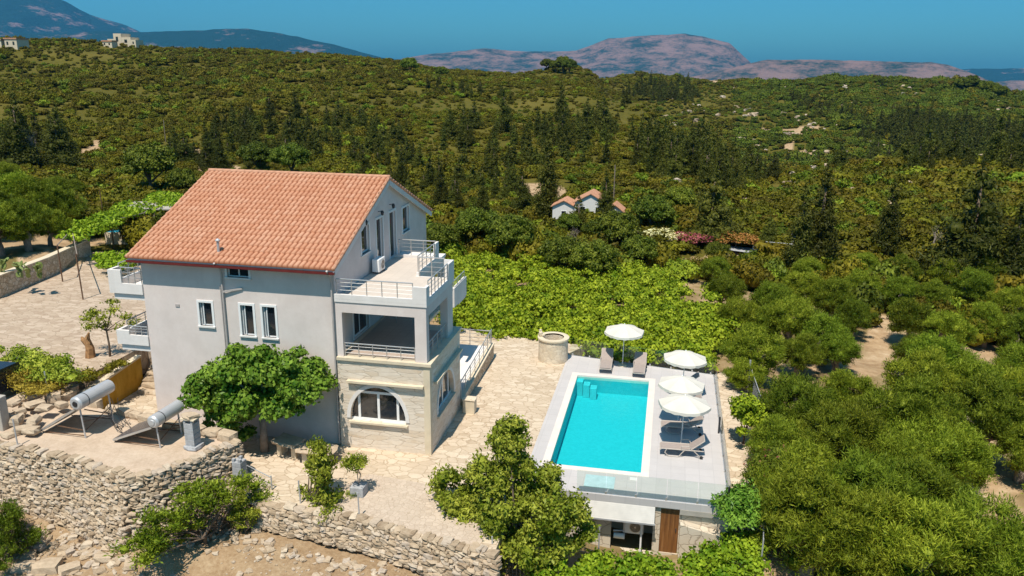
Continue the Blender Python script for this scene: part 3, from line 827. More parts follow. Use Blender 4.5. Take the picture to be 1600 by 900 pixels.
panel(b, rect(AX0, AX1, -1.2, 4.2), [A1], (0, AY0, 0), (1, 0, 0), (0, 0, 1), (0, 1, 0), 0.32)
panel(b, rect(AY0, AY1, -1.2, 4.2), [A2], (AX1, 0, 0), (0, 1, 0), (0, 0, 1), (-1, 0, 0), 0.32)
panel(b, rect(AX0, AX1, -1.2, 4.2), [], (0, AY1, 0), (1, 0, 0), (0, 0, 1), (0, 1, 0))
annex = b.build('stone_annex', M['ashlar'], villa)
b = MB()   # smooth dressed corner and arch surround
b.box(AX1-.28, AX1+.012, AY0-.012, AY0+.28, -1.0, 4.19)
b.build('quoin', M['cream'], annex)
def arch_ring(c, rx, rz, zc, w, frm):
    V = []; n = 20
    for t in np.linspace(0, math.pi, n):
        for rr in (0, w):
            for dpt in (0, 1): V.append(frm(c+(rx+rr)*math.cos(t), zc+(rz+rr)*math.sin(t), dpt))
    f = []
    for i in range(n-1):
        o = i*4
        f += [(o, o+2, o+6, o+4), (o+2, o+3, o+7, o+6), (o, o+1, o+5, o+4)]
    return V, f
b = MB()
b.add(*arch_ring(-12.15, 1.3, 1.56, 1.46, 0.17, lambda a, z, k: (a, AY0-.04*(1-k), z)))
b.add(*arch_ring(34.15, 1.4, 1.52, 1.5, 0.17, lambda a, z, k: (AX1+.04*(1-k), a, z)))
b.build('arch_surround', M['stuccowhite'], annex)
b = MB()
b.box(-13.50, -9.98, AY0-.20, AY0+.02, 3.20, 3.30)
b.box(AX1-.02, AX1+.20, 32.15, 36.6, 3.20, 3.30)
b.box(-13.5, -10.75, AY0-.14, AY0+.3, 1.25, 1.335)
b.box(AX1-.3, AX1+.10, 32.65, 35.65, 1.29, 1.375)
b.build('stone_ledge', M['cream'], annex)
b = MB()
b.bar((-13.5, AY0-.10, 3.16), (-10.0, AY0-.10, 3.16), .06, .06)
def arched_window(frm, c, half, zc, rz, z0, splits, top):
    """frm(a, z, d) maps along-wall, height, depth"""
    fr = MB()
    def bx(a0, a1, z0_, z1_):
        V = [frm(a, z, d) for z in (z0_, z1_) for d in (.16, .23) for a in (a0, a1)]
        fr.add(V, [(0, 2, 3, 1), (4, 5, 7, 6), (0, 1, 5, 4), (2, 6, 7, 3), (0, 4, 6, 2), (1, 3, 7, 5)])
    bx(c-half, c+half, z0, z0+.09)
    for a in splits: bx(a-.055, a+.055, z0+.09, top-.055)
    bx(min(splits)-.055, max(splits)+.055, top-.055, top+.055)
    w = fr.build('window', M['whiteframe'], annex)
    pn = MB(); V = [frm(c-half, z0, .20), frm(c+half, z0, .20)]+[frm(c+half*math.cos(t), zc+rz*math.sin(t), .20) for t in np.linspace(0, math.pi, 18)]
    pn.add(V, [tuple(range(len(V)))]); pn.build('pane', M['pane'], w)
    return w
arched_window(lambda a, z, d: (a, AY0+d, z), -12.15, 1.3, 1.46, 1.56, 1.34, [-13.08, -12.17, -11.27], 2.68)
arched_window(lambda a, z, d: (AX1-d, a, z), 34.15, 1.4, 1.5, 1.52, 1.38, [33.15, 34.15, 35.15], 2.75)

# ---- loggia on top of the annex and the upper terrace
LZ0, LZ1 = 4.34, 6.38
for q in ((AX0+.02, AX0+.30, AY0+.04, AY0+.3), (-10.36, -9.84, AY0+.04, AY0+.42), (-10.20, -9.84, 35.05, 35.95), (-11.9, -11.6, 40.6, 40.9)):
    MB().box(*q, LZ0, LZ1).build('pillar', M['stucco'], villa)
b = MB()
b.box(AX0+.02, -9.84, AY0+.04, AY0+.34, LZ1, 6.86)
b.box(-10.14, -9.84, AY0+.34, 36.0, LZ1, 6.86)
b.box(AX0+.02, -10.14, 35.7, 36.0, LZ1, 6.86)
b.box(-11.9, -11.6, 36.0, 40.9, LZ1, 6.86)
b.build('beam', M['stucco'], villa)
b = MB()   # upper terrace body with its low parapet
b.prism([(AX0+.0, AY0), (-9.80, AY0), (-9.80, 36.1), (-11.55, 36.1), (-11.55, 40.9), (AX0, 40.9)], 6.862, 7.0)
b.box(AX0, -9.80, AY0-.002, AY0+.12, 7.0, 7.20)
b.box(-9.92, -9.802, AY0+.12, 35.6, 7.0, 7.15)
b.box(-10.42, -9.80, AY0-.004, AY0+.122, 7.2, 7.74)
b.box(-9.922, -9.798, AY0+.122, AY0+.45, 7.15, 7.74)
b.box(-9.922, -9.798, 35.15, 36.1, 7.0, 7.90)
b.box(-10.25, -9.922, 35.98, 36.1, 7.0, 7.90)
b.box(-11.67, -11.55, 36.1, 39.6, 7.0, 7.16)
b.box(-11.67, -11.552, 39.0, 39.6, 7.16, 7.95)
b.box(AX0, -11.67, 39.48, 39.6, 7.0, 7.16)
b.build('terrace_parapet', M['stuccowhite'], villa)
MB().prism([(AX0+.03, AY0+.125), (-9.93, AY0+.125), (-9.93, 35.97), (-11.68, 35.97), (-11.68, 39.47), (AX0+.03, 39.47)], 7.004, 7.012).build('terrace_floor', M['terracetile'], villa)
railing((-13.85, AY0+.06, 7.2), (-10.42, AY0+.06, 7.2), 0.68, 5, villa)
railing((-9.86, AY0+.45, 7.15), (-9.86, 35.15, 7.15), 0.78, 6, villa)
railing((-10.25, 36.04, 7.0), (-11.5, 36.04, 7.0), 0.95, 2, villa)
railing((-11.61, 36.2, 7.16), (-11.61, 39.0, 7.16), 0.80, 4, villa)
railing((-11.7, 39.54, 7.16), (-13.7, 39.54, 7.16), 0.80, 3, villa)
b = MB()   # loggia floor slab / cream ledge
b.prism([(AX0-.0, AY0-.09), (AX1+.09, AY0-.09), (AX1+.09, 36.86), (-11.5, 36.86), (-11.5, 41.0), (AX0, 41.0)], 4.202, 4.335)
b.build('cream_ledge', M['cream'], villa)
MB().prism([(AX0+.3, AY0+.35), (-10.2, AY0+.35), (-10.2, 36.0), (-11.7, 36.0), (-11.7, 40.8), (AX0+.05, 40.8)], 4.339, 4.345).build('loggia_floor', M['floorstone'], villa)
b = MB()
b.box(-11.0, -10.85, 40.0, 42.6, 4.3, 5.35); b.box(-13.9, -11.0, 42.45, 42.6, 4.3, 4.6); b.box(-13.9, -10.86, 40.9, 42.45, 4.2, 4.34)
b.build('rear_parapet', M['stuccowhite'], villa)
railing((-13.62, AY0+.12, 4.335), (-10.40, AY0+.12, 4.335), 0.62, 5, villa)
railing((-9.92, AY0+.5, 4.335), (-9.92, 35.0, 4.335), 0.75, 4, villa)
railing((-10.4, 36.7, 4.335), (-13.8, 36.7, 4.335), 0.85, 4, villa)
railing((-10.93, 40.2, 5.35), (-10.93, 42.4, 5.35), 0.35, 3, villa, bars=1)

# ---- left balconies
def side_balcony(z0, zpar, zrail, xl):
    b = MB()
    y0, y1 = VY0+.02, 35.2
    b.box(xl+.0, VX0-.002, y0, y1, z0, z0+.28)
    b.box(xl-.14, VX0-.002, y0-.10, y0, z0+.30, z0+.78)
    b.box(xl-.14, xl, y0, y1+.0, z0+.30, z0+.78)
    b.box(xl-.14, xl+.52, y0-.102, y0+.02, z0+.78, zpar)
    b.box(xl-.142, xl-.0, y0+.02, y0+.6, z0+.78, zpar)
    b.box(xl+.001, VX0-.003, y0+.001, y1, z0+.28, z0+.34)
    o = b.build('balcony', M['stuccowhite'], villa)
    railing((xl+.52, y0-.04, z0+.78), (VX0-.03, y0-.04, z0+.78), zrail-z0-.78, 3, o, bars=2)
    railing((xl-.07, y0+.6, z0+.78), (xl-.07, y1, z0+.78), zrail-z0-.78, 4, o, bars=2)
side_balcony(6.22, 7.62, 7.75, -24.85)
side_balcony(3.74, 4.72, 4.95, -24.78)

# ---- air conditioner on the upper terrace
def ac_unit(loc, rz, label):
    t = thing('air_conditioner', label, 'air conditioner', loc, rz)
    b = MB(); b.box(-.18, .18, -.42, .42, .08, .70); o = None
    me = b.build('casing', M['whiteframe'], None, bevel=0.02); me.parent = t
    g = MB(); g.lathe([(0.24, 0.185), (0.24, 0.20), (0.21, 0.20), (0.21, 0.185)], (0, .08, .39), 24, 'x', caps=False)
    for k in range(1, 5): 
        rr = 0.21*k/5; g.lathe([(rr, .186), (rr, .194), (rr+.012, .194), (rr+.012, .186)], (0, .08, .39), 20, 'x', caps=False)
    g.lathe([(0.045, .185), (0.045, .20)], (0, .08, .39), 12, 'x')
    me = g.build('fan_grille', M['steel'], None); me.parent = t
    g = MB(); g.lathe([(0.235, .181), (0.235, .1825)], (0, .08, .39), 24, 'x'); me = g.build('fan', M['blackplastic'], None); me.parent = t
    for q in (-.32, .27):
        me = MB().box(-.2, .2, q, q+.05, 0, .08).build('foot', M['darkmetal'], None); me.parent = t
    return t
ac_unit((VX1+.35, 36.35, 7.015), 0, 'white air conditioner outdoor unit on the upper terrace against the gable wall')
# ------------------------------------------------------------------ paved ground
def sheet(name, poly, z0, z1, mat, kind='structure', **k):
    o = MB().prism(poly, z0, z1).build(name, mat)
    return tag(o, kind=kind, **k)
FR = [(-17.3, 27.1), (-14.7, 26.25), (-11.0, 25.95), (-8.6, 25.45), (-5.35, 24.85)]   # front edge of the patio
sheet('patio', FR+[(-5.352, 29.7), (-5.352, 46.0), (-4.5, 47.6), (-9.0, 48.2), (-14.0, 49.2), (-16.5, 49.2), (-16.5, 40), (-28.0, 36.8), (-28.0, 33.2), (-28.6, 30.5), (-26.0, 30.2), (-21.0, 28.7), (-17.3, 28.2)],
      -1.0, 0.0, M['paving'])
sheet('cobbled_yard', [(-12.2, 26.3), (-11.0, 26.05), (-8.6, 25.55), (-6.0, 25.05), (-5.8, 27.2), (-7.5, 28.9), (-11.8, 29.4), (-12.6, 28)], 0.002, 0.008, M['cobble'])
sheet('path', [(3.19, 29.0), (4.5, 28.6), (5.0, 32), (4.9, 36), (4.8, 41), (5.0, 44), (4.2, 47), (3.19, 46)], -2.0, [-1.35, -1.4, -1.25, -1.05, -.9, -.8, -.65, -.65], M['paving'])
sheet('driveway', [(-27.3, 32.4), (-27.25, 36.9), (-23.9, 38.4), (-23.9, 47), (-30, 52), (-37.5, 56), (-44.6, 55.5), (-41.6, 42.6), (-49, 30), (-40, 27), (-34, 29.6), (-30.5, 33.0)], 0.5, 2.0, M['drive'])
# steps between the ochre wall and the villa
st = thing('stone_steps', 'worn stone steps climbing beside the villa to the upper driveway', 'steps', (-25.2, 36, 0))
b = MB()
for k in range(9):
    y0 = 35.0+k*0.36
    for j in range(4):
        x = -26.7+j*0.85+rng.uniform(-.05, .05)
        b.rock((x+.4, y0+.25, 0.22*k+.04), (0.5, 0.34, 0.16), amp=0.14, rz=rng.uniform(-.15, .15))
b.build('step', M['fieldstone'], st)
MB().prism([(-27.05, 35.3), (-23.4, 35.3), (-23.4, 38.5), (-27.05, 38.5)], [-.2]*4, [0.0, 0.0, 1.9, 1.9]).build('step_bed', M['fieldstone'], st)

# ------------------------------------------------------------------ ochre garden wall, left boundary wall
ow = thing('garden_wall', 'ochre plastered retaining wall with a pale coping below the driveway bushes', 'wall', (-27.1, 33.5, 0))
b = MB(); b.prism([(-27.15, 31.2), (-26.95, 31.2), (-26.95, 35.9), (-27.3, 35.9), (-27.3, 31.2)], -.5, [1.25, 1.25, 1.66, 1.66, 1.25]); b.build('wall_face', M['ochre'], ow)
MB().bar((-27.12, 31.15, 1.31), (-27.12, 35.95, 1.72), 0.40, 0.10).build('coping', M['cream'], ow)
lw = thing('boundary_wall', 'long rough plastered stone wall along the far left side of the driveway', 'wall', (-43, 48, 2))
pts = [(-49.5, 30, 3.45), (-45.0, 37, 3.4), (-41.8, 42.3, 3.4), (-42.6, 48, 3.35), (-44.4, 54.5, 3.2)]
b = MB(); c = MB()
for (x0, y0, z0), (x1, y1, z1) in zip(pts[:-1], pts[1:]):
    d = np.array([x1-x0, y1-y0]); d /= np.linalg.norm(d); nrm = np.array([d[1], -d[0]])*.22
    b.prism([(x0-nrm[0], y0-nrm[1]), (x0+nrm[0], y0+nrm[1]), (x1+nrm[0], y1+nrm[1]), (x1-nrm[0], y1-nrm[1])], 1.2, [z0, z0, z1, z1])
    c.bar((x0, y0, z0+.03), (x1, y1, z1+.03), 0.52, 0.07)
b.build('masonry', M['rubble'], lw); c.build('coping', M['cream'], lw)

# ------------------------------------------------------------------ roof slab of the cistern and dry stone walls
SL = [(-31.5, 26.6), (-26.72, 26.05), (-22.8, 25.55), (-19.6, 24.65), (-18.7, 25.2), (-17.1, 28.15), (-18.7, 28.6), (-21.1, 28.9), (-26.1, 30.35), (-29.6, 31.4)]
cis = thing('cistern_roof', 'flat sandy concrete roof carrying two solar water heaters above the dry stone wall', 'roof', (-23, 27.5, 0))
MB().prism(SL, -1.2, 1.42).build('core', M['rubble'], cis)
MB().prism([(x*1.0, y) for x, y in SL], 1.423, 1.5).build('slab', M['screed'], cis)
def drystone(name, label, path, ztop, zbot, lean=0.25, size=0.17, seed=3, cat='wall', thick=0.22):
    """a wall of individually shaped stones along a path; ztop/zbot per path point"""
    rg = np.random.default_rng(seed); b = MB()
    P = np.array(path, float); seg = np.linalg.norm(np.diff(P, axis=0), axis=1); L = np.concatenate([[0], np.cumsum(seg)])
    s = 0; total = L[-1]
    hmax = max(a-c for a, c in zip(ztop, zbot))
    row = 0; z = 0
    while z < hmax+.1:
        hh = size*rg.uniform(0.75, 1.25); s = rg.uniform(-.2, 0)
        while s < total:
            w = size*rg.uniform(0.9, 3.0)
            sm = min(max(s+w/2, 0), total)
            px = np.interp(sm, L, P[:, 0]); py = np.interp(sm, L, P[:, 1])
            zt = np.interp(sm, L, ztop); zb = np.interp(sm, L, zbot)
            i = min(np.searchsorted(L, sm, side='right')-1, len(seg)-1)
            t = (P[i+1]-P[i])/seg[i]; n = np.array([t[1], -t[0]])
            zc = zb+z+hh/2
            if zc < zt+0.06:
                out = lean*(zt-zc)/max(hmax, .1)
                c = (px+n[0]*(out-thick*.4+rg.uniform(-.05, .05)), py+n[1]*(out-thick*.4+rg.uniform(-.05, .05)), zc+rg.uniform(-.03, .03))
                b.rock(c, (w/2*1.04, thick, hh/2*1.12), rg, 0.2, rz=math.atan2(t[1], t[0])+rg.uniform(-.22, .22))
            s += w*0.93
        z += hh*0.88; row += 1
    o = b.build(name, M['fieldstone'])
    return tag(o, label, cat)
drystone('dry_stone_wall', 'tall tumbled dry stone wall of tan rubble holding up the cistern roof', [(-31.5, 26.5), (-26.72, 25.95), (-22.8, 25.45), (-19.6, 24.55), (-18.6, 25.1), (-17.0, 28.1)],
         [1.5, 1.5, 1.5, 1.52, 1.55, 1.6], [-.7, -.9, -1.35, -1.5, -1.5, -.8], lean=0.55, size=0.135, seed=5)
drystone('retaining_wall', 'low dry stone retaining wall below the front edge of the paved patio', [(-17.4, 27.0), (-14.7, 26.15), (-11.0, 25.85), (-8.6, 25.35), (-5.3, 24.75)],
         [-.02, 0, .05, .0, .02], [-.75, -.9, -1.05, -1.15, -1.6], lean=0.45, size=0.15, seed=8)
# irregular coping stones on the cistern edge next to the path, each a block of its own
def big_rocks(lst, label, group, name='boulder'):
    BR_ = []
    for i, (x, y, z, sx, sy, sz, rz) in enumerate(lst):
        b = MB().rock((0, 0, 0), (sx, sy, sz), np.random.default_rng(50+i), 0.16, rz=0)
        o = b.build(name, M['fieldstone']); o.location = (x, y, z); o.rotation_euler = (0, 0, rz)
        tag(o, label, 'stone', group); BR_.append(o)
    return BR_
L_ = []
p0 = np.array([-26.2, 30.2]); p1 = np.array([-17.6, 28.3]); path = [(-26.3, 30.45), (-21.0, 28.95), (-18.7, 28.6), (-17.2, 28.2)]
P = np.array(path); seg = np.linalg.norm(np.diff(P, axis=0), axis=1); L = np.concatenate([[0], np.cumsum(seg)])
s = 0.3
while s < L[-1]:
    x = np.interp(s, L, P[:, 0]); y = np.interp(s, L, P[:, 1])
    if rng.uniform() < 0.9: L_.append((x, y, 1.62, rng.uniform(.28, .42), rng.uniform(.2, .28), rng.uniform(.17, .24), -0.25+rng.uniform(-.2, .2)))
    s += rng.uniform(.62, .85)
NUM1 = big_rocks(L_, 'x', 'blocks edging the cistern roof')
L_ = []
for u, v in [(30, 640), (40, 628), (25, 655), (55, 632), (70, 640), (85, 622), (60, 618), (35, 665), (52, 655), (15, 668), (28, 648), (48, 668), (105, 612), (95, 632), (75, 610), (120, 622), (12, 645), (38, 612), (110, 600), (20, 632)]:
    p = Zp(u, v, 1.9); L_.append((p[0], p[1], 1.55+rng.uniform(0, .45), rng.uniform(.2, .42), rng.uniform(.15, .3), rng.uniform(.1, .2), rng.uniform(0, 3)))
NUM2 = big_rocks(L_, 'x', 'rocks heaped behind the cistern roof')
# rubble scattered over the bare yard
b = MB()
rg = np.random.default_rng(21)
for k in range(1300):
    u = rg.uniform(-30, 780); v = rg.uniform(775, 930)
    p = hit(u, v) if k % 3 == 0 else None
    if p is None:
        p = Zp(u, v, -1.7); p = (p[0], p[1], gz(p[0], p[1]))
    if p[1] > 25.2 and p[0] > -31: continue
    s = 0.03+0.11*rg.uniform()**4
    if p[0] < -19 and rg.uniform() < .35: s *= 1.8
    b.rock((p[0], p[1], p[2]+s*.1), (s*rg.uniform(.8, 1.5), s, s*rg.uniform(.4, .8)), rg, 0.25)
for k in range(260):   # scree at the foot of the walls
    t = rg.uniform(); 
    x = -31+26*t; yb = np.interp(x, [-31.5, -26.7, -22.8, -19.6, -17.4, -14.7, -11, -8.6, -5.3], [25.4, 24.9, 24.4, 23.7, 25.9, 25.3, 24.9, 24.4, 23.8])
    y = yb-abs(rg.normal(0, .45)); s = rg.uniform(.04, .14)
    b.rock((x, y, gz(x, y)+s*.3), (s*1.3, s, s*.6), rg, 0.25)
tag(b.build('rubble', M['fieldstone']), 'loose tan stones strewn over the bare yard', 'rubble', kind='stuff')
L_ = []
for u, v, s in [(562, 0, 0), (165, 877, .35), (75, 893, .5), (40, 890, .4), (110, 893, .35), (330, 868, .22), (400, 828, .28), (440, 840, .25), (520, 895, .35), (270, 660, 0), (65, 845, .3), (205, 893, .3)]:
    if s == 0: continue
    p = hit(u, v); L_.append((p[0], p[1], p[2]+s*.15, s, s*.7, s*.5, rng.uniform(0, 3)))
NUM3 = big_rocks(L_, 'x', 'boulders on the bare yard')
b = MB()
pts = []
for u, v in [(-20, 765), (28, 778), (60, 800), (110, 818), (170, 832), (240, 838), (330, 822), (372, 816), (410, 826), (445, 832), (560, 858), (600, 874), (640, 882), (720, 895)]:
    p = hit(u, v); pts.append((p[0], p[1], p[2]+.12+rng.uniform(0, .1)))
tag(MB().tube(pts, 0.035, 6).build('irrigation_pipe', M['blackplastic']), 'thin black irrigation pipe trailing along the foot of the walls', 'pipe')

# ------------------------------------------------------------------ small things around the cistern
def cinder_pillar(loc, n, s, label, cap, name='block_pillar'):
    t = thing(name, label, 'pillar', loc, -.1)
    z = 0
    for k in range(n):
        h = .235
        o = MB().box(-s/2+rng.uniform(-.01, .01), s/2, -s/2, s/2+rng.uniform(-.01, .01), z, z+h-.012).build('block', M['cinder'], None, bevel=0.008); o.parent = t
        o = MB().box(-s/2+.015, s/2-.015, -s/2+.015, s/2-.015, z+h-.013, z+h+.001).build('mortar_joint', M['cinder'], None); o.parent = t
        z += h
    if cap == 'chimney':
        b = MB()
        for sx in (-1, 1):
            for sy in (-1, 1): b.box(sx*s*.38-.05, sx*s*.38+.05, sy*s*.38-.05, sy*s*.38+.05, z, z+.16)
        o = b.build('vent_gap', M['cinder'], None); o.parent = t
        b = MB(); b.box(-s*.75, s*.75, -s*.6, s*.6, z+.16, z+.21); o = b.build('cap_slab', M['cream'], None); o.parent = t
        b = MB(); b.rock((0, 0, z+.28), (.32, .24, .09)); o = b.build('weight_stone', M['fieldstone'], None); o.parent = t
        b = MB(); b.rock((0, 0, .06), (s*.75, s*.7, .12), amp=.1, rz=0); o = b.build('footing', M['cinder'], None); o.parent = t
    else:
        b = MB()
        for sx, sy in ((-1, -1), (1, -1), (0, 1)): b.box(sx*.14-.06, sx*.14+.06, sy*.14-.06, sy*.14+.06, z, z+.12)
        o = b.build('broken_top', M['cinder'], None); o.parent = t
    return t
p = Zp(303, 700, 1.5); cinder_pillar((p[0], p[1], 1.5), 5, .44, 'grey cinder block chimney with a stone slab cap beside the solar heater', 'chimney')
p = Zp(377, 762, -.2); cinder_pillar((p[0], p[1], -.35), 6, .42, 'unfinished grey cinder block pier where the dry stone wall meets the patio', 'open')
for (u, v, z, h, lab) in [(28, 697, 1.5, 1.2, 'thin grey metal post standing on the left edge of the cistern roof'),
                          (562, 812, -.1, 1.15, 'grey metal fence post on the patio edge by the potted plant'),
                          (470, 790, -.1, 1.1, 'grey metal fence post on the patio edge behind the leafy shrub'),
                          (770, 872, -.6, 0.9, 'grey metal post where the retaining wall ends at the mesh fence'),
                          (75, 612, 1.9, 1.0, 'pale stake among the yellow bushes beside the driveway')]:
    p = Zp(u, v, z); tag(MB().tube([(p[0], p[1], z-.2), (p[0]-.03, p[1], z+h)], .03, 8).build('metal_post', M['galv']), lab, 'post')
p = Zp(5, 668, 1.6); tag(MB().box(p[0]-.5, p[0]+.12, p[1]-.15, p[1]+.3, 1.3, 3.0).build('gate_pier', M['concrete'], bevel=.02), 'plain concrete pier cut off by the left edge beside the rock heap', 'pier')

def solar_heater(loc, rz, label, group, Lt=2.0, plen=1.9, th=1.35, r=.27, paint=True):
    t = thing('solar_water_heater', label, 'solar heater', loc, rz, group)
    def P(mb, name, mat, par=t, **k):
        o = mb.build(name, mat, None, **k); o.parent = par; return o
    # tank axis along local y; collector slopes down towards -x
    b = MB(); b.lathe([(.12, -Lt/2-.05), (r*.75, -Lt/2-.045), (r, -Lt/2+.02), (r, Lt/2-.02), (r*.75, Lt/2+.045), (.12, Lt/2+.05)], (0, 0, th), 24, 'y')
    tank = P(b, 'tank', M['galv'], smooth=False)
    b = MB(); b.lathe([(.11, -Lt/2-.08), (.13, -Lt/2-.045)], (0, 0, th), 16, 'y'); P(b, 'end_cap', M['blackplastic'] if paint else M['galv'], tank)
    b = MB(); b.lathe([(r+.006, -Lt/2+.42), (r+.006, -Lt/2+.46)], (0, 0, th), 24, 'y', caps=False); P(b, 'strap', M['blackplastic'], tank)
    w = Lt*.94
    b = MB(); b.bar((-.12, 0, th-.28), (-.12-plen, 0, .12), w, .09, up=(0, 1, 0)) if False else None
    b = MB()
    x0, z0, x1, z1 = -.15, th-.30, -.15-plen, .12
    d = np.array([x1-x0, 0, z1-z0]); d /= np.linalg.norm(d); n = np.array([-d[2], 0, d[0]]); n = n if n[2] > 0 else -n
    A = np.array([x0, 0, z0]); B = np.array([x1, 0, z1])
    def slab(m_, e, t0, t1, k0, k1):
        V = []
        for s_ in (t0, t1):
            c = A+(B-A)*s_
            for k in (k0, k1):
                for yy in (-w/2+e, w/2-e): V.append(c+n*k+np.array([0, yy, 0]))
        m_.add(V, [(0, 1, 3, 2), (4, 6, 7, 5), (0, 4, 5, 1), (2, 3, 7, 6), (0, 2, 6, 4), (1, 5, 7, 3)])
    slab(b, 0, 0, 1, -.04, .045); col = P(b, 'collector', M['steel'])
    b = MB(); slab(b, .04, .02, .98, .046, .052); P(b, 'collector_glass', M['collector'], col)
    fr = MB()
    for sy in (-w/2+.1, w/2-.1):
        m2 = MB(); m2.tube([(.02, sy, th-r), (.10, sy, .0)], .035, 6); P(m2, 'leg', M['galv'])
        fr.bar((.09, sy, .35), (-.15-plen*.62, sy, .42), .035); fr.bar((.09, sy, .12), (x1, sy, .05), .03)
    fr.bar((.08, -w/2+.1, .30), (.08, w/2-.1, .75), .025); fr.bar((.08, w/2-.1, .30), (.08, -w/2+.1, .75), .025)
    P(fr, 'brace', M['rust'])
    return t
p = Zp(125, 683, 1.5)
solar_heater((-23.55, 28.05, 1.5), -.04, 'solar water heater with a blue-grey tank, nearer the left side of the cistern roof', 'solar heaters on the cistern roof', Lt=2.0, th=1.62, r=.30)
solar_heater((-19.95, 27.75, 1.5), -.05, 'solar water heater with a dull silver tank, beside the cinder block chimney', 'solar heaters on the cistern roof', Lt=1.7, plen=1.95, th=1.22, r=.27, paint=False)
b = MB()
for k in range(7):
    x, y = -23.0+rng.uniform(-.3, .3), 28.6+rng.uniform(-.5, .3)
    pts = [(x, y, 2.5+rng.uniform(-.3, .3))]
    for j in range(6): x += rng.uniform(-.05, .35); y += rng.uniform(-.28, .2); pts.append((x, y, max(1.52, 2.3-.3*j+rng.uniform(-.1, .1))))
    b.tube(pts, .014, 5)
tag(b.build('hose', M['blackplastic']), 'tangle of thin black hoses beside the blue-grey solar heater tank', 'hose')

# stone tables, planter block
def stone_table(loc, rz, label, w, d, h=.62):
    t = thing('stone_table', label, 'table', loc, rz, 'stone tables under the mulberry')
    o = MB().rock((0, 0, h), (w, d, .09), np.random.default_rng(int(w*100)), 0.12, rz=0).build('table_top', M['fieldstone'], None); o.parent = t
    for sx in (-1, 1):
        o = MB().box(sx*w*.55-.12, sx*w*.55+.12, -d*.5, d*.5, -.05, h-.05).build('leg', M['cream'], None, bevel=.02); o.parent = t
p = Zp(495, 722); stone_table((p[0], p[1], 0), .1, 'rough slab stone table on two legs, the right one under the mulberry tree', .85, .45)
p = Zp(448, 715); stone_table((p[0], p[1]+.3, 0), -.2, 'rough slab stone table in deep shade, the left one under the mulberry tree', .7, .5, .66)
t = thing('stone_block', 'square pale stone block standing beside the corner of the stone annex', 'block', (-9.15, 36.45, 0))
MB().box(-9.45, -8.85, 36.2, 36.7, -.05, .70).build('block_body', M['cream'], t, bevel=.02)
MB().box(-9.48, -8.82, 36.17, 36.73, .70, .76).build('block_cap', M['wellstone'], t, bevel=.015)

# raised side terrace with a railing
sd = thing('side_terrace', 'raised white side terrace with a steel railing behind the stone annex', 'terrace', (-11.5, 41, 0))
MB().prism([(-13.98, 36.8), (-9.9, 36.8), (-9.9, 44.2), (-13.98, 44.2)], -.5, [.30, .30, .72, .72]).build('terrace_floor', M['stuccowhite'], sd)
MB().prism([(-9.9, 36.9), (-9.62, 36.9), (-9.62, 44.25), (-9.9, 44.25)], -.6, [.42, .42, .86, .86]).build('side_wall', M['rubble'], sd)
MB().bar((-9.76, 36.88, .45), (-9.76, 44.27, .89), .34, .07).build('coping', M['cream'], sd)
def rail_sl(p, q, h, n, parent, bars=3):
    p = np.array(p, float); q = np.array(q, float); m_ = MB()
    for i in range(n+1): c = p+(q-p)*i/n; m_.tube([c, c+(0, 0, h)], .022, 6)
    for k in range(bars): z = h*(k+1)/(bars+1); m_.tube([p+(0, 0, z), q+(0, 0, z)], .011, 5)
    r = m_.build('railing', M['steel'], parent); MB().tube([p+(0, 0, h), q+(0, 0, h)], .03, 8).build('handrail', M['steel'], r)
rail_sl((-9.76, 37.0, .48), (-9.76, 44.2, .92), .85, 7, sd); rail_sl((-9.8, 44.1, .76), (-13.5, 44.1, .76), .95, 3, sd)

# round stone well
wl = thing('round_well', 'round cream stone well standing at the back corner of the pool deck', 'well', (-6.15, 44.75, 0))
b = MB(); b.lathe([(.88, -.2), (.86, 1.33), (.60, 1.33), (.58, .35)], (-6.15, 44.75, 0), 30, caps=False); b.lathe([(.58, .35), (.0, .35)], (-6.15, 44.75, 0), 30, caps=False)
b.build('well_wall', M['wellstone'], wl)
b = MB(); b.lathe([(.62, 1.33), (.93, 1.33), (.93, 1.42), (.62, 1.42)], (-6.15, 44.75, 0), 30, caps=False); b.build('rim', M['cream'], wl)
b = MB(); b.rock((-6.9, 44.6, 1.55), (.10, .10, .16)); b.rock((-6.92, 44.62, 1.75), (.07, .07, .10)); b.rock((-6.8, 44.65, 1.5), (.12, .08, .08))
tag(b.build('stone_ornament', M['cream']), 'small knobbly stone ornament sitting on the rim of the round well', 'ornament')
# ------------------------------------------------------------------ pool and deck
DX0, DX1, DY0 = -5.35, 3.18, 29.75
PX0, PX1, PY0, PY1 = -4.42, -0.46, 31.9, 42.55
DB = [(-5.38, 45.75), (3.18, 44.3)]
def yback(x): return DB[0][1]+(x-DB[0][0])*(DB[1][1]-DB[0][1])/(DB[1][0]-DB[0][0])
deck = thing('pool_deck', 'light grey tiled terrace surrounding the swimming pool', 'deck', (-1, 37, 0))
cw = .34
b = MB()
b.prism([(DX0, DY0), (DX1, DY0), (DX1, PY0-cw), (DX0, PY0-cw)], -.28, .02)
b.prism([(DX0, PY1+cw), (DX1, PY1+cw), (DX1, yback(DX1)), (DX0, yback(DX0))], -.28, .02)
b.prism([(DX0, PY0-cw), (PX0-cw, PY0-cw), (PX0-cw, PY1+cw), (DX0, PY1+cw)], -.28, .02, bottom=False)
b.prism([(PX1+cw, PY0-cw), (DX1, PY0-cw), (DX1, PY1+cw), (PX1+cw, PY1+cw)], -.28, .02, bottom=False)
b.build('tiled_floor', M['decktile'], deck)
pool = thing('swimming_pool', 'rectangular turquoise swimming pool with pale coping', 'pool', (-2.4, 37, 0))
b = MB()
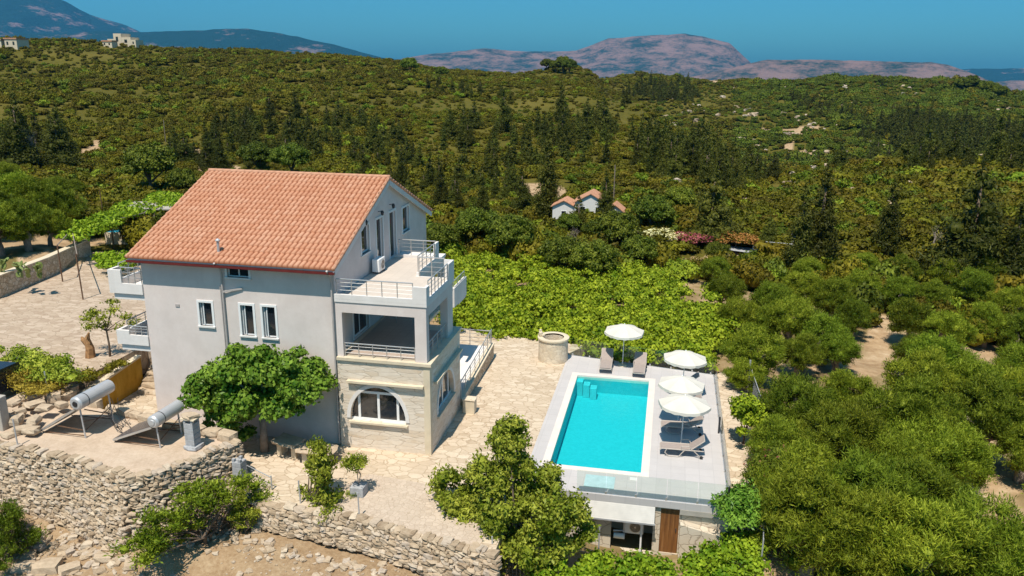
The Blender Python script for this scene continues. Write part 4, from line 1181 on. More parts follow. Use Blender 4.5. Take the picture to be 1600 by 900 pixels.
b.box(PX0-cw, PX1+cw, PY0-cw, PY0, -.2, .032); b.box(PX0-cw, PX1+cw, PY1, PY1+cw, -.2, .032)
b.box(PX0-cw, PX0, PY0, PY1, -.2, .032); b.box(PX1, PX1+cw, PY0, PY1, -.2, .032)
b.build('coping', M['coping'], pool)
b = MB()
b.add([(PX0, PY0, -.95), (PX1, PY0, -.95), (PX1, PY1, -.95), (PX0, PY1, -.95), (PX0, PY0, -.201), (PX1, PY0, -.201), (PX1, PY1, -.201), (PX0, PY1, -.201)],
      [(0, 1, 2, 3), (0, 1, 5, 4), (1, 2, 6, 5), (2, 3, 7, 6), (3, 0, 4, 7)])
b.build('basin', M['liner'], pool)
b = MB()
for k in range(3): b.box(PX0+.002+k*.40, PX0+.36+k*.40, PY1-.62-k*.22, PY1-.06-k*.22, -.94, -.14-k*.08)
b.build('entry_step', plain('pale_turquoise_step', (0.12, 0.54, 0.58), .6), pool)
wtr = MB().add([(PX0, PY0, -.06), (PX1, PY0, -.06), (PX1, PY1, -.06), (PX0, PY1, -.06)], [(0, 1, 2, 3)]).build('pool_water', M['water'], pool)
o = MB().box(-2.75, -1.5, 30.25, 31.25, .022, .05).build('access_hatch', plain('pale_blue_hatch', (0.42, 0.56, 0.58), .5), deck)
o = MB().box(-.9, -.6, 31.15, 31.4, .024, .045).build('skimmer_lid', M['white'], deck)
bal = thing('glass_balustrade', 'frameless clear glass balustrade around three sides of the pool deck', 'balustrade', (3, 37, 0))
def glassrun(p, q, n, z0, h, lean=0.0):
    p = np.array(p, float); q = np.array(q, float)
    d = (q-p)/np.linalg.norm(q-p); nn = np.array([d[1], -d[0], 0])*lean
    for i in range(n):
        a = p+(q-p)*(i+.012)/n; c = p+(q-p)*(i+.988)/n
        th = np.array([d[1], -d[0], 0])*.006
        V = [a-th, a+th, c+th, c-th]; V = V+[x+np.array([0, 0, h])+nn for x in V]
        g = MB().add([x+np.array([0, 0, z0]) for x in V], [(0, 1, 2, 3), (4, 5, 6, 7), (0, 1, 5, 4), (1, 2, 6, 5), (2, 3, 7, 6), (3, 0, 4, 7)]).build('glass_panel', M['balglass'], bal)
    for i in range(n+1):
        c = p+(q-p)*min(max(i/n, .02), .98)
        MB().box(c[0]-.04, c[0]+.04, c[1]-.04, c[1]+.04, z0-.02, z0+.12).build('clamp', M['steel'], bal)
    MB().bar(p+np.array([0, 0, z0-.01]), q+np.array([0, 0, z0-.01]), .05, .035).build('base_channel', M['galv'], bal)
glassrun((-5.25, yback(-5.25)-.08, 0), (3.08, yback(3.08)-.08, 0), 7, .03, 1.05)
glassrun((3.08, yback(3.08)-.1, 0), (3.08, DY0+.1, 0), 10, .03, 1.0)
glassrun((3.06, DY0+.07, 0), (-3.0, DY0+.07, 0), 5, .03, .95)
for (x, y) in ((3.0, 36.6), (3.05, DY0+.2)):
    MB().tube([(x, y, .02), (x, y, .85)], .045, 8).build('gate_post', M['darkmetal'], bal)
# pump room under the deck
M['palewall'] = m_voro('pale_crazy_stone', (2.2, 2.2, 2.6), [(0.0, (0.50, 0.41, 0.31)), (1.0, (0.66, 0.57, 0.45))], (0.33, 0.26, 0.19), 0.05, patch=(0.6, 0.52, 0.41), bump=.4)
pr = thing('pump_room', 'stone-faced pump room built under the front of the pool deck', 'building', (0, 30, -1))
b = MB()
HOLE1 = rect(-1.52, .18, -2.55, -.86); HOLE2 = rect(.46, 1.20, -2.4, -.38)
panel(b, [(DX0, -2.9), (DX1-.05, -2.9), (DX1-.05, -.30), (DX0, -.30)], [HOLE1, HOLE2], (0, DY0+.12, 0), (1, 0, 0), (0, 0, 1), (0, 1, 0), .25)
b.prism([(DX1-.06, DY0+.12), (DX1-.05, DY0+.12), (DX1-.05, 44.3), (DX1-.06, 44.3)], -2.6, -.285)
b.prism([(DX0, DY0+.12), (DX0+.01, DY0+.12), (DX0+.01, 31), (DX0, 31)], -2.6, -.285)
b.build('wall', M['palewall'], pr)
b = MB(); b.box(-1.6, .4, 31.5, 31.6, -2.6, -.3); b.box(-1.9, -1.6, 30.1, 31.6, -2.6, -.3); b.box(.3, .4, 30.1, 31.5, -2.6, -.3); b.box(-1.9, .4, 30.1, 31.6, -2.7, -2.6); b.build('room_interior', M['concrete'], pr)
b = MB()
A0, A1 = np.array([DY0+.02, -.29]), np.array([DY0-.33, -.86])
for k in range(9):
    p, q = A0+(A1-A0)*k/9, A0+(A1-A0)*(k+1.0)/9
    b.add([(x, yy, zz) for x in (-2.62, .22) for yy, zz in ((p[0], p[1]), (p[0]-.012, p[1]+.004), (q[0]-.02, q[1]), (q[0], q[1]))], [(0, 1, 5, 4), (1, 2, 6, 5), (2, 3, 7, 6), (0, 3, 2, 1), (4, 5, 6, 7)])
b.build('shutter_awning', plain('awning_fabric', (0.52, 0.49, 0.45), .85, var=.08), pr)
MB().box(-2.66, .26, DY0-.36, DY0-.30, -.93, -.86).build('awning_rail', M['galv'], pr)
dd = MB(); 
for k in range(4): dd.box(.47+k*.182, .47+k*.182+.178, DY0+.16, DY0+.20, -2.4, -.39)
dd = dd.build('door', M['wood'], pr)
MB().box(1.08, 1.12, DY0+.12, DY0+.16, -1.4, -1.25).build('handle', M['darkmetal'], dd)
b = MB(); b.prism([(1.24, DY0-.32), (3.0, DY0-.32), (3.0, DY0+.10), (1.24, DY0+.10)], -2.9, [-.78, -1.15, -1.15, -.78]); b.build('buttress', M['palewall'], pr)
MB().box(1.2, DX1, DY0-.02, DY0+.118, -.5, -.285).build('lintel', M['concrete'], pr)
MB().tube([(-.28, DY0+.05, -2.5), (-.28, DY0+.05, -.9)], .04, 8).build('prop', M['whiteframe'], pr)
ac_unit((-.62, 30.4, -2.0), -math.pi/2, 'white air conditioner unit standing inside the dark pump room opening')
pm = thing('pool_pump', 'white pool pump with pipework at the left of the pump room opening', 'pump', (-1.15, 30.15, -2.2))
MB().tube([(-1.4, 30.1, -2.0), (-.95, 30.1, -2.0)], .12, 12).build('motor', M['whiteframe'], pm)
MB().tube([(-1.42, 30.05, -1.75), (-1.0, 30.05, -1.7), (-1.0, 30.15, -.95), (-1.3, 30.2, -1.4)], .045, 8).build('pipe', M['galv'], pm)

# ------------------------------------------------------------------ parasols
def parasol(first):
    t = thing('parasol', 'x', 'parasol', (0, 0, 0), 0, 'cream parasols on the pool deck')
    def P(mb, name, mat, par=t, **k): o = mb.build(name, mat, None, **k); o.parent = par; return o
    P(MB().tube([(0, 0, .02), (0, 0, 2.52)], .022, 10), 'pole', M['whiteframe'])
    P(MB().lathe([(.27, 0), (.27, .04), (.24, .06), (.05, .08), (.05, .16)], (0, 0, 0), 8), 'base', M['cream'])
    n = 8; Rr = 1.16; V = []; f = []
    rings = [(0.0, 2.52), (.30, 2.45), (.60, 2.34), (.88, 2.21), (1.0, 2.15)]
    sub = 4
    for j, (t_, z) in enumerate(rings[1:]):
        for k in range(n*sub):
            a = 2*math.pi*k/(n*sub)+.2; frac = (k % sub)/sub
            chord = math.cos(math.pi/n)/math.cos((frac-.5)*2*math.pi/n)
            sag = math.sin(math.pi*frac)*.045*t_
            V.append((Rr*t_*math.cos(a)*chord, Rr*t_*math.sin(a)*chord, z-sag))
    V.append((0, 0, 2.53)); m_ = n*sub; apex = len(V)-1
    for k in range(m_): f.append((apex, k, (k+1) % m_))
    for j in range(len(rings)-2):
        for k in range(m_): f.append((j*m_+k, (j+1)*m_+k, (j+1)*m_+(k+1) % m_, j*m_+(k+1) % m_))
    can = P(MB().add(V, f), 'canopy', M['canvas'])
    V2 = []; f2 = []
    last = V[(len(rings)-2)*m_:(len(rings)-1)*m_]
    for k in range(m_):
        x, y, z = last[k]; V2 += [(x*1.002, y*1.002, z), (x*1.01, y*1.01, z-.11-(.035 if k % 2 else 0))]
    for k in range(m_): f2.append((2*k, 2*((k+1) % m_), 2*((k+1) % m_)+1, 2*k+1))
    P(MB().add(V2, f2), 'valance', M['canvas'], can)
    P(MB().lathe([(.03, 2.5), (.04, 2.56), (.01, 2.6)], (0, 0, 0), 8), 'finial', M['whiteframe'], can)
    for k in range(n):
        a = 2*math.pi*k/n+.2
        P(MB().bar((0, 0, 2.46), (Rr*.97*math.cos(a), Rr*.97*math.sin(a), 2.115), .015), 'rib', M['galv'], can)
    return t
pp = parasol(True)
PU = [(-2.05, 44.55, 1.0, .1, 'cream parasol standing between the two loungers at the back of the pool deck'),
      (1.28, 40.75, 1.0, .25, 'cream parasol furthest back in the row of three on the right of the pool'),
      (1.08, 37.15, 0.98, .05, 'cream parasol in the middle of the row of three on the right of the pool'),
      (1.22, 34.72, 1.02, .4, 'cream parasol nearest the front of the row of three beside the pool')]
for i, (x, y, s, rz, lab) in enumerate(PU):
    o = pp if i == 0 else copy_tree(pp)
    o.location = (x, y, .02); o.rotation_euler = (R(rng.uniform(-1.5, 1.5)), R(1.5 if i else 0), rz); o.scale = (s, s, 1.0)
    o['label'] = lab

# ------------------------------------------------------------------ sun loungers (local: feet at -y, head at +y)
def lounger():
    t = thing('sun_lounger', 'x', 'sun lounger', (0, 0, 0), 0, 'taupe sun loungers on the pool deck')
    def P(mb, name, mat, par=t, **k): o = mb.build(name, mat, None, **k); o.parent = par; return o
    w = .32
    b = MB()
    for s in (-1, 1): b.tube([(s*w, -1.0, .30), (s*w, -.95, .36), (s*w, .9, .36)], .026, 8)
    b.tube([(-w, -1.0, .30), (w, -1.0, .30)], .026, 8); b.tube([(-w, .28, .35), (w, .28, .35)], .02, 8)
    P(b, 'frame', M['taupeframe'])
    b = MB(); b.add([(-w, -.98, .345), (w, -.98, .345), (w, .28, .35), (-w, .28, .35), (-w, -.98, .36), (w, -.98, .36), (w, .28, .365), (-w, .28, .365)],
                    [(3, 2, 1, 0), (4, 5, 6, 7), (0, 1, 5, 4), (1, 2, 6, 5), (2, 3, 7, 6), (3, 0, 4, 7)]); P(b, 'seat', M['taupe'])
    h, d = .50, .60
    b = MB(); b.add([(-w, .30, .36), (w, .30, .36), (w, .30+d, .36+h), (-w, .30+d, .36+h), (-w, .285, .375), (w, .285, .375), (w, .285+d, .38+h), (-w, .285+d, .38+h)],
                    [(3, 2, 1, 0), (4, 5, 6, 7), (0, 1, 5, 4), (1, 2, 6, 5), (2, 3, 7, 6), (3, 0, 4, 7)]); bk = P(b, 'backrest', M['taupe'])
    b = MB()
    for s in (-1, 1): b.tube([(s*w, .30, .36), (s*w, .30+d, .36+h)], .024, 8)
    b.tube([(-w, .30+d, .36+h), (w, .30+d, .36+h)], .024, 8); P(b, 'backrest_frame', M['taupeframe'], bk)
    for s in (-1, 1):
        P(MB().tube([(s*w, -.72, .35), (s*w*1.05, -.80, .18), (s*w*1.05, -.62, .02), (s*w*1.05, -.2, .02), (s*w, .05, .34)], .022, 8), 'leg', M['taupeframe'])
        P(MB().tube([(s*w, .45, .35), (s*w*1.05, .82, .02)], .022, 8), 'leg', M['taupeframe'])
        P(MB().tube([(s*w, -.10, .36), (s*(w+.03), -.08, .54), (s*(w+.03), .25, .56), (s*w, .36, .42)], .02, 8), 'armrest', M['taupeframe'])
        P(MB().lathe([(.075, -.02), (.075, .02)], (s*(w+.05), .80, .085), 12, 'x'), 'wheel', M['blackplastic'])
    return t
lp = lounger()
LG = [(-2.95, 44.0, .02, 'taupe sun lounger left of the parasol at the back of the pool deck'),
      (-1.05, 43.75, -.02, 'taupe sun lounger right of the parasol at the back of the pool deck'),
      (1.25, 41.9, -math.pi/2+.05, 'taupe sun lounger mostly hidden behind the furthest parasol of the right-hand row'),
      (1.30, 39.0, -math.pi/2+.02, 'taupe sun lounger half hidden behind the middle parasol of the right-hand row'),
      (1.30, 36.4, -math.pi/2+.05, 'taupe sun lounger in the shade just behind the pole of the nearest parasol'),
      (1.30, 34.05, -math.pi/2+.03, 'taupe sun lounger in full view nearest the front glass of the pool deck')]
for i, (x, y, rz, lab) in enumerate(LG):
    o = lp if i == 0 else copy_tree(lp)
    o.location = (x, y, .022); o.rotation_euler = (0, 0, rz); o['label'] = lab
# ------------------------------------------------------------------ foliage builders
def _unit(rg, n):
    v = rg.normal(size=(n, 3)); return v/np.linalg.norm(v, axis=1, keepdims=True)
def leaf_cloud(rg, clumps, n, L, W, spread=.8, shell=(.72, 1.08), grow=0.0, droop=0.0, fold=.25):
    """n leaf quads on a set of clumps (x, y, z, rx, ry, rz)"""
    C = np.array(clumps, float)
    w = (C[:, 3]*C[:, 4])**.8*1.0; w /= w.sum()
    k = rg.choice(len(C), n, p=w)
    d = _unit(rg, n); low = d[:, 2] < -.35; d[low, 2] *= -rg.uniform(0, 1, low.sum())
    d /= np.linalg.norm(d, axis=1, keepdims=True)
    rr = rg.uniform(shell[0], shell[1], (n, 1))
    lump = 1+.18*np.sin(d[:, :1]*9+k[:, None])*np.sin(d[:, 1:2]*8+k[:, None]*2)*np.cos(d[:, 2:3]*7)
    P = C[k, :3]+d*C[k, 3:6]*rr*lump
    nrm = d+spread*_unit(rg, n); nrm /= np.linalg.norm(nrm, axis=1, keepdims=True)
    t = np.cross(nrm, _unit(rg, n)); t /= np.linalg.norm(t, axis=1, keepdims=True)+1e-9
    if grow:
        t = t+grow*(d+np.array([0, 0, .7])); t /= np.linalg.norm(t, axis=1, keepdims=True)
    if droop:
        t = t+droop*(d*np.array([1, 1, 0])+np.array([0, 0, -.35])); t /= np.linalg.norm(t, axis=1, keepdims=True)
    s = np.cross(nrm, t); s /= np.linalg.norm(s, axis=1, keepdims=True)+1e-9
    nn = np.cross(s, t)
    l = L*rg.uniform(.6, 1.35, (n, 1)); wd = W*rg.uniform(.7, 1.3, (n, 1))
    V = np.stack([P-t*l/2, P+s*wd/2+nn*fold*wd*.4, P+t*l/2, P-s*wd/2+nn*fold*wd*.4], 1).reshape(-1, 3)
    return V, np.arange(4*n).reshape(-1, 4)
def core_blobs(rg, clumps, f=.62):
    bm = bmesh.new(); bmesh.ops.create_cube(bm, size=2)
    bmesh.ops.subdivide_edges(bm, edges=bm.edges[:], cuts=2, use_grid_fill=True)
    T = np.array([x.co[:] for x in bm.verts]); T /= np.linalg.norm(T, axis=1, keepdims=True)
    Fc = np.array([[w.index for w in q.verts] for q in bm.faces]); bm.free()
    V = []; Fs = []; o = 0
    for c in clumps:
        v = T*np.array(c[3:6])*f*(1+rg.uniform(-.22, .22, (len(T), 1)))+np.array(c[:3])
        V.append(v); Fs.append(Fc+o); o += len(T)
    return np.vstack(V), np.vstack(Fs)
def crown_mesh(rg, clumps, n, L, W, core=.62, **k):
    V, Fq = leaf_cloud(rg, clumps, n, L, W, **k)
    if core:
        V2, F2 = core_blobs(rg, clumps, core); Fq = np.vstack([Fq, F2+len(V)]); V = np.vstack([V, V2])
    return V, Fq
def dome_clumps(rg, n, R_, H, zc, cr, flat=.75, fill=.35, low=-.25):
    """clumps spread over a dome of radius R_, height H around centre height zc"""
    out = []
    for i in range(n):
        a = rg.uniform(0, 2*math.pi); e = math.asin(rg.uniform(low, 1)); q = rg.uniform(fill, 1)**.6
        r = cr*rg.uniform(.65, 1.25)
        out.append((R_*.8*q*math.cos(e)*math.cos(a), R_*.8*q*math.cos(e)*math.sin(a), zc+H*.8*q*math.sin(e), r, r, r*flat))
    return out
def make_tree(name, cat, V, Fq, leaf, clumps, trunk_h, trunk_r, bark='bark', limbs=5, lean=(0, 0), trunk_n=1, rg=None, smooth=False):
    rg = rg or rng
    t = thing(name, 'x', cat)
    b = MB()
    for q in range(trunk_n):
        ox, oy = (0, 0) if trunk_n == 1 else (rg.uniform(-.25, .25), rg.uniform(-.25, .25))
        top = np.array([ox*2+lean[0], oy*2+lean[1], trunk_h])
        b.tube([(ox*.4, oy*.4, -.4), (ox*.7+lean[0]*.3, oy*.7+lean[1]*.3+.06, trunk_h*.5), top], [trunk_r*1.35, trunk_r, trunk_r*.75], 8)
        C = sorted(clumps, key=lambda c: -c[3])[:60]
        for i in range(limbs):
            c = C[int(rg.integers(len(C)))]; e = np.array(c[:3]); mid = top*.5+e*.5+rg.uniform(-.15, .15, 3)*e[2]*.3
            b.tube([top-(0, 0, .1), mid, e], [trunk_r*.6, trunk_r*.38, trunk_r*.12], 6, caps=False)
    o = b.build('trunk', M[bark], None, smooth=True); o.parent = t
    o = quadmesh('crown', V, Fq, M[leaf], t)
    return t
def place(proto, n_used, x, y, z, s, rz, label, group, sz=None, tilt=0):
    o = proto if n_used[0] == 0 else copy_tree(proto)
    n_used[0] += 1
    o.location = (x, y, z); o.rotation_euler = (rng.uniform(-tilt, tilt), rng.uniform(-tilt, tilt), rz); o.scale = (s, s, sz or s)
    o['label'] = label
    if group: o['group'] = group
    return o

ORD = ['first', 'second', 'third', 'fourth', 'fifth', 'sixth', 'seventh', 'eighth', 'ninth', 'tenth', 'eleventh', 'twelfth']
def ordinal(i): return ORD[i] if i < 12 else '%d%s' % (i+1, {1: 'st', 2: 'nd', 3: 'rd'}.get((i+1) % 10, 'th') if (i+1) not in (11, 12, 13) else 'th')
def number(objs, what, where):
    """tell look-alikes apart by their order from the left"""
    bpy.context.view_layer.update()
    us = [(float(project(np.array(o.location)+np.array([0, 0, 2.0]))[0]), i) for i, o in enumerate(objs)]
    for n_, (u, i) in enumerate(sorted(us)):
        objs[i]['label'] = '%s, %s from the left %s' % (what, ordinal(n_), where)
# ------------------------------------------------------------------ olive trees
OL = []
for k in range(4):
    rg = np.random.default_rng(100+k)
    cl = dome_clumps(rg, 70, 2.2, 1.9, 2.2, .40, 1.0, low=-.75)
    V, Fq = crown_mesh(rg, cl, 24000, .21, .036, core=.5, grow=.8, spread=1.1, shell=(.55, 1.45))
    OL.append((make_tree('olive_tree', 'olive tree', V, Fq, 'olive', cl, 1.3, .20, 'greybark', 7, trunk_n=2, rg=rg), [0]))
def olive(u, v, s, label, group, zc=2.6):
    # (u, v) is the middle of the crown
    k = int(rng.integers(4)); x, y, z = hit(u, v, lift=zc*s)
    return place(OL[k][0], OL[k][1], x, y, z, s*rng.uniform(.93, 1.08), rng.uniform(0, 6.28), label, group, tilt=.06)
R1 = [(1225, 635, .95), (1322, 672, 1.05), (1425, 640, 1.1), (1495, 700, 1.0), (1245, 745, 1.05), (1350, 778, 1.1), (1440, 775, 1.05), (1535, 640, 1.05), (1245, 855, 1.05), (1330, 880, 1.15),
      (1430, 865, 1.15), (1525, 850, 1.05), (1600, 895, 1.0), (1690, 700, 1.0), (1700, 800, 1.05), (1780, 740, 1.0), (1210, 690, .75), (1385, 712, .9), (1275, 690, .9), (1440, 700, .95), (1400, 820, 1), (1290, 800, .95), (1605, 690, .9)]
def grove(lst, what, rows, group):
    rr = {}
    for (u, v, s) in lst:
        o = olive(u, v, s, 'x', group)
        k = [i for i, (lim, _) in enumerate(rows) if v < lim][0]; rr.setdefault(k, []).append(o)
    for k, objs in rr.items(): number(objs, what, rows[k][1])
R1 = [(u+(14 if u < 1290 else 0), v, s) for u, v, s in R1]
grove(R1, 'feathery olive tree', [(695, 'in the back row right of the pool'), (795, 'in the middle row right of the pool'), (999, 'in the front row right of the pool')], 'olive trees right of the pool')
R2 = [(1175, 545, .85), (1155, 490, .8), (1240, 498, .9), (1290, 522, .85), (1205, 465, .85), (1300, 460, .9), (1425, 490, .95), (1470, 560, 1), (1335, 488, .8), (1440, 590, .95), (1530, 605, .95),
      (1330, 606, .8), (1480, 510, .9), (1545, 495, .95), (1595, 570, .9), (1585, 615, 1), (1580, 470, .9), (1255, 450, .85), (1345, 445, .8), (1400, 450, .85), (1460, 455, .85), (1520, 445, .85),
      (1190, 500, .7), (1600, 520, .9), (1250, 545, .75), (1165, 583, .55), (1430, 545, .75), (1310, 545, .65), (1545, 420, .8), (1480, 425, .8), (1265, 420, .75), (1135, 455, .7), (1120, 420, .65), (1410, 420, .8), (1350, 412, .75), (1660, 500, .9), (1680, 560, .95), (1750, 520, .9), (1670, 620, 1.0), (1780, 620, 1.0), (1690, 450, .85), (1780, 470, .85)]
grove(R2, 'grey-green olive tree', [(452, 'in the farthest row behind the pool grove'), (500, 'in the third row behind the pool grove'), (553, 'in the second row behind the pool grove'), (999, 'in the nearest row behind the pool grove')], 'olive trees in the terraced grove')
R3 = [(25, 300, 1.0), (85, 290, 1.0), (38, 338, 1.0), (92, 325, .9), (-5, 345, 1.0), (10, 268, 1), (118, 292, .8), (58, 312, 1), (-30, 320, 1.1), (72, 345, .75)]
grove(R3, 'pale green olive tree', [(301, 'in the back row beyond the boundary wall'), (335, 'in the middle row beyond the boundary wall'), (999, 'in the front row beyond the boundary wall')], 'olive trees behind the boundary wall')

number(NUM1, 'rounded stone block', 'in the row edging the cistern roof')
number(NUM2, 'loose tan rock', 'in the heap behind the cistern roof')
number(NUM3, 'large pale boulder', 'on the bare yard below the walls')
# ------------------------------------------------------------------ mulberry by the house (wide flat crown of big leaves)
rg = np.random.default_rng(31)
cl = []
for (cx_, cz, r) in [(-2.6, 3.0, .85), (-2.2, 3.5, .8), (-1.5, 3.9, .9), (-.6, 4.15, .95), (.3, 4.3, 1.0), (1.2, 4.1, .95), (2.0, 3.8, .95), (2.7, 3.5, .75), (-1.9, 2.7, .8), (-1.0, 3.2, .9), (0, 3.3, .9), (1.0, 3.1, .9), (2.0, 3.0, .85),
                     (-.4, 2.7, .8), (.9, 2.7, .7), (-1.2, 2.2, .6), (2.4, 4.3, .5), (-2.9, 3.3, .5), (.1, 4.8, .55), (1.6, 4.7, .5), (-1.0, 4.6, .5)]:
    for yy in (-.9, 0, .55):
        cl.append((cx_+rg.uniform(-.25, .25), yy+rg.uniform(-.3, .3), cz+rg.uniform(-.2, .2)-abs(yy)*.25, r*.72, r*.72, r*.6))
for (cx_, cz, r) in [(-2.0, 1.9, .6), (-1.3, 1.5, .65), (-.7, 1.9, .6), (-1.6, 1.0, .5), (-.8, .9, .5), (-2.3, 1.4, .4)]:
    for yy in (-.5, .3): cl.append((cx_, yy+rg.uniform(-.3, .3), cz, r*.7, r*.7, r*.6))
V, Fq = crown_mesh(rg, cl, 17000, .20, .15, core=.6, spread=.75, droop=.5, shell=(.65, 1.2))
t = make_tree('mulberry_tree', 'tree', V, Fq, 'mulberry', cl, 2.2, .16, 'greybark', 8, rg=rg)
t['label'] = 'broad bright green mulberry tree with large leaves spreading in front of the villa wall'; t.location = (-17.1, 30.35, -.1)

# ------------------------------------------------------------------ citrus and yard shrubs
def bushy(seed, n, R_, H, zc, cr, leaves, L, W, leaf, name, cat, th, tr, tn=1, **k):
    rg = np.random.default_rng(seed); cl = dome_clumps(rg, n, R_, H, zc, cr, .9, fill=.25)
    V, Fq = crown_mesh(rg, cl, leaves, L, W, **k)
    return make_tree(name, cat, V, Fq, leaf, cl, th, tr, 'bark', 7, trunk_n=tn, rg=rg), [0]
def lobed(seed, lobes, per, cr, leaves, L, W, leaf, name, cat, th, tr, tn=1, limbs=12, **k):
    rg = np.random.default_rng(seed); cl = []
    for (x, y, z, r, h) in lobes:
        for _ in range(per):
            d = _unit(rg, 1)[0]; q = rg.uniform(.3, 1)**.5; c = cr*rg.uniform(.5, 1.25)
            cl.append((x+d[0]*r*q, y+d[1]*r*q, z+d[2]*h*q, c, c, c))
    V, Fq = crown_mesh(rg, cl, leaves, L, W, **k)
    return make_tree(name, cat, V, Fq, leaf, cl, th, tr, 'bark', limbs, trunk_n=tn, rg=rg), [0]
C1 = lobed(41, [(-2.6, .2, 2.9, .9, .9), (-1.9, -.2, 2.0, .9, .7), (-1.1, .1, 4.2, .9, .8), (-.4, .4, 5.3, .6, .9), (.4, .3, 4.0, 1.1, .9), (1.5, 0, 3.4, 1.1, .9), (2.1, .2, 2.3, .9, .8), (0, -.7, 2.3, 1.2, .9),
                (-.6, -.4, 3.2, 1.1, .8), (.9, -.5, 1.7, 1.1, .7), (-1.0, -.6, 1.3, .8, .6)], 20, .38, 30000, .17, .085, 'citrus', 'citrus_tree', 'citrus tree', 1.2, .12, 3, core=.6, spread=1.0, shell=(.5, 1.4), grow=.4)
place(C1[0], C1[1], -4.95, 27.2, -2.4, 1.0, -.15, 'large leafy citrus tree growing between the patio edge and the pool', None)
rgc = np.random.default_rng(43)
clx = [(rgc.uniform(-1.3, 1.3)*(1-zz/5.6), rgc.uniform(-1.1, 1.1)*(1-zz/5.6), zz, .5*(1-zz/7.5), .5*(1-zz/7.5), .48*(1-zz/8)) for zz in np.linspace(.9, 4.6, 30)]
C2 = []
C2.append(lobed(44, [(-.9, 0, 1.0, .5, .5), (-.3, .2, 1.7, .55, .5), (.6, 0, 1.3, .6, .5), (.1, 0, 2.5, .35, .5), (1.0, .1, .7, .5, .4), (0, -.2, .7, .6, .4), (.5, .1, 2.0, .3, .35)], 8, .22, 4600, .15, .07, 'citrus', 'shrub', 'shrub', .7, .04, 4, core=.4, spread=1.0, shell=(.4, 1.6), grow=.5))
C2.append(lobed(45, [(-.5, 0, 1.3, .5, .6), (.4, .1, 1.6, .5, .6), (0, 0, 2.4, .3, .5), (0, -.1, .8, .5, .4)], 9, .22, 3200, .15, .07, 'citrus', 'shrub', 'shrub', .7, .04, 3, core=.4, spread=1.0, shell=(.4, 1.6), grow=.5))
C2.append(lobed(46, [(-1.5, 0, 1.0, .7, .6), (-.7, .2, 1.8, .6, .6), (.2, 0, 2.1, .6, .5), (1.2, .1, 1.6, .6, .6), (1.9, 0, .9, .6, .5), (0, -.5, 1.0, .9, .6), (.9, -.5, .8, .8, .5)], 10, .27, 8500, .14, .045, 'olive', 'shrub', 'shrub', .7, .05, 4, core=.45, spread=1.0, shell=(.4, 1.6), grow=.9))
for k, (u, v, s, sz, lab) in enumerate([(500, 810, 1.05, 1.25, 'tall leafy green shrub in front of the patio below the stone tables'),
                                        (490, 728, .38, .6, 'small upright green sapling in front of the right stone table'),
                                        (322, 868, 1.35, 1.0, 'large dark green shrub on the bare yard below the dry stone wall'),
                                        (560, 880, .6, .5, 'low leafy bush at the foot of the patio retaining wall'),
                                        (385, 878, .65, .65, 'small green bush beside the large dark shrub on the bare yard'),
                                        (10, 835, .8, .9, 'dark green shrub cut off by the left edge of the bare yard'),
                                        (432, 742, .25, .35, 'tiny green plant beside the cinder block pier')]):
    pr_, us_ = C2[k % 3]
    x, y, z = hit(u, v, lift=1.3*sz)
    place(pr_, us_, x, y, z-.1, s, rng.uniform(0, 6), lab, None, sz=sz)
pr_, us_ = C2[0]
# potted plant
p = Zp(561, 772, 0)
pt = thing('potted_plant', 'leafy plant in a square concrete planter on the patio', 'potted plant', (p[0], p[1], 0))
MB().box(p[0]-.28, p[0]+.28, p[1]-.28, p[1]+.28, 0, .42).build('planter', M['cinder'], pt, bevel=.015)
b = MB()
for k in range(3): b.tube([(p[0], p[1], .4), (p[0]+rng.uniform(-.25, .1), p[1]+rng.uniform(-.2, .2), .9), (p[0]-.1+rng.uniform(-.4, .35), p[1]+rng.uniform(-.3, .3), 1.35)], .018, 5)
b.build('stem', M['greybark'], pt)
V, Fq = crown_mesh(np.random.default_rng(9), [(-.15+.32*math.cos(a), .3*math.sin(a), 1.35+.15*math.sin(3*a), .3, .3, .26) for a in np.linspace(0, 5.4, 6)], 700, .19, .06, core=0, grow=.5, shell=(.3, 1.2))
o = quadmesh('leaves', V, Fq, M['citrus'], pt); o.location = (0, 0, 0)
V_ = V+np.array([p[0], p[1], 0])-np.array(pt.location); o.data.vertices.foreach_set('co', V_.astype(np.float32).ravel())

# vines in front of the pump room (one mass of leaves)
def leaf_mass(name, poly_uv, z, lift, nclump, leaves, L, W, leaf, label, cat, r=.5, gaps=0, seed=1, kind='stuff', relz=None, **k):
    rg = np.random.default_rng(seed); P = np.array(poly_uv, float)
    def inside(x, y):
        c = False; j = len(P)-1
        for i in range(len(P)):
            if (P[i, 1] > y) != (P[j, 1] > y) and x < (P[j, 0]-P[i, 0])*(y-P[i, 1])/(P[j, 1]-P[i, 1])+P[i, 0]: c = not c
            j = i
        return c
    cl = []; tries = 0
    while len(cl) < nclump and tries < nclump*30:
        tries += 1
        u = rg.uniform(P[:, 0].min(), P[:, 0].max()); v = rg.uniform(P[:, 1].min(), P[:, 1].max())
        if not inside(u, v): continue
        if gaps:
            g_ = Zp(u, v, z)
            if _vnoise(g_[:1], g_[1:2], 3.0, 31)[0]+.5*_vnoise(g_[:1], g_[1:2], 1.3, 32)[0] < gaps: continue
        zz = z+rg.uniform(-lift, lift); q = Zp(u, v, zz)
        # spread evenly on the ground rather than in the picture
        if rg.uniform() > min(1, (math.hypot(q[0], q[1])/(70 if r > .6 else 35))**2): continue
        rr = r*rg.uniform(.6, 1.3); cl.append((q[0], q[1], zz, rr, rr, rr*.7))
    V, Fq = crown_mesh(rg, cl, leaves, L, W, **k)
    o = quadmesh(name, V, Fq, M[leaf]); return tag(o, label, cat, kind=kind)
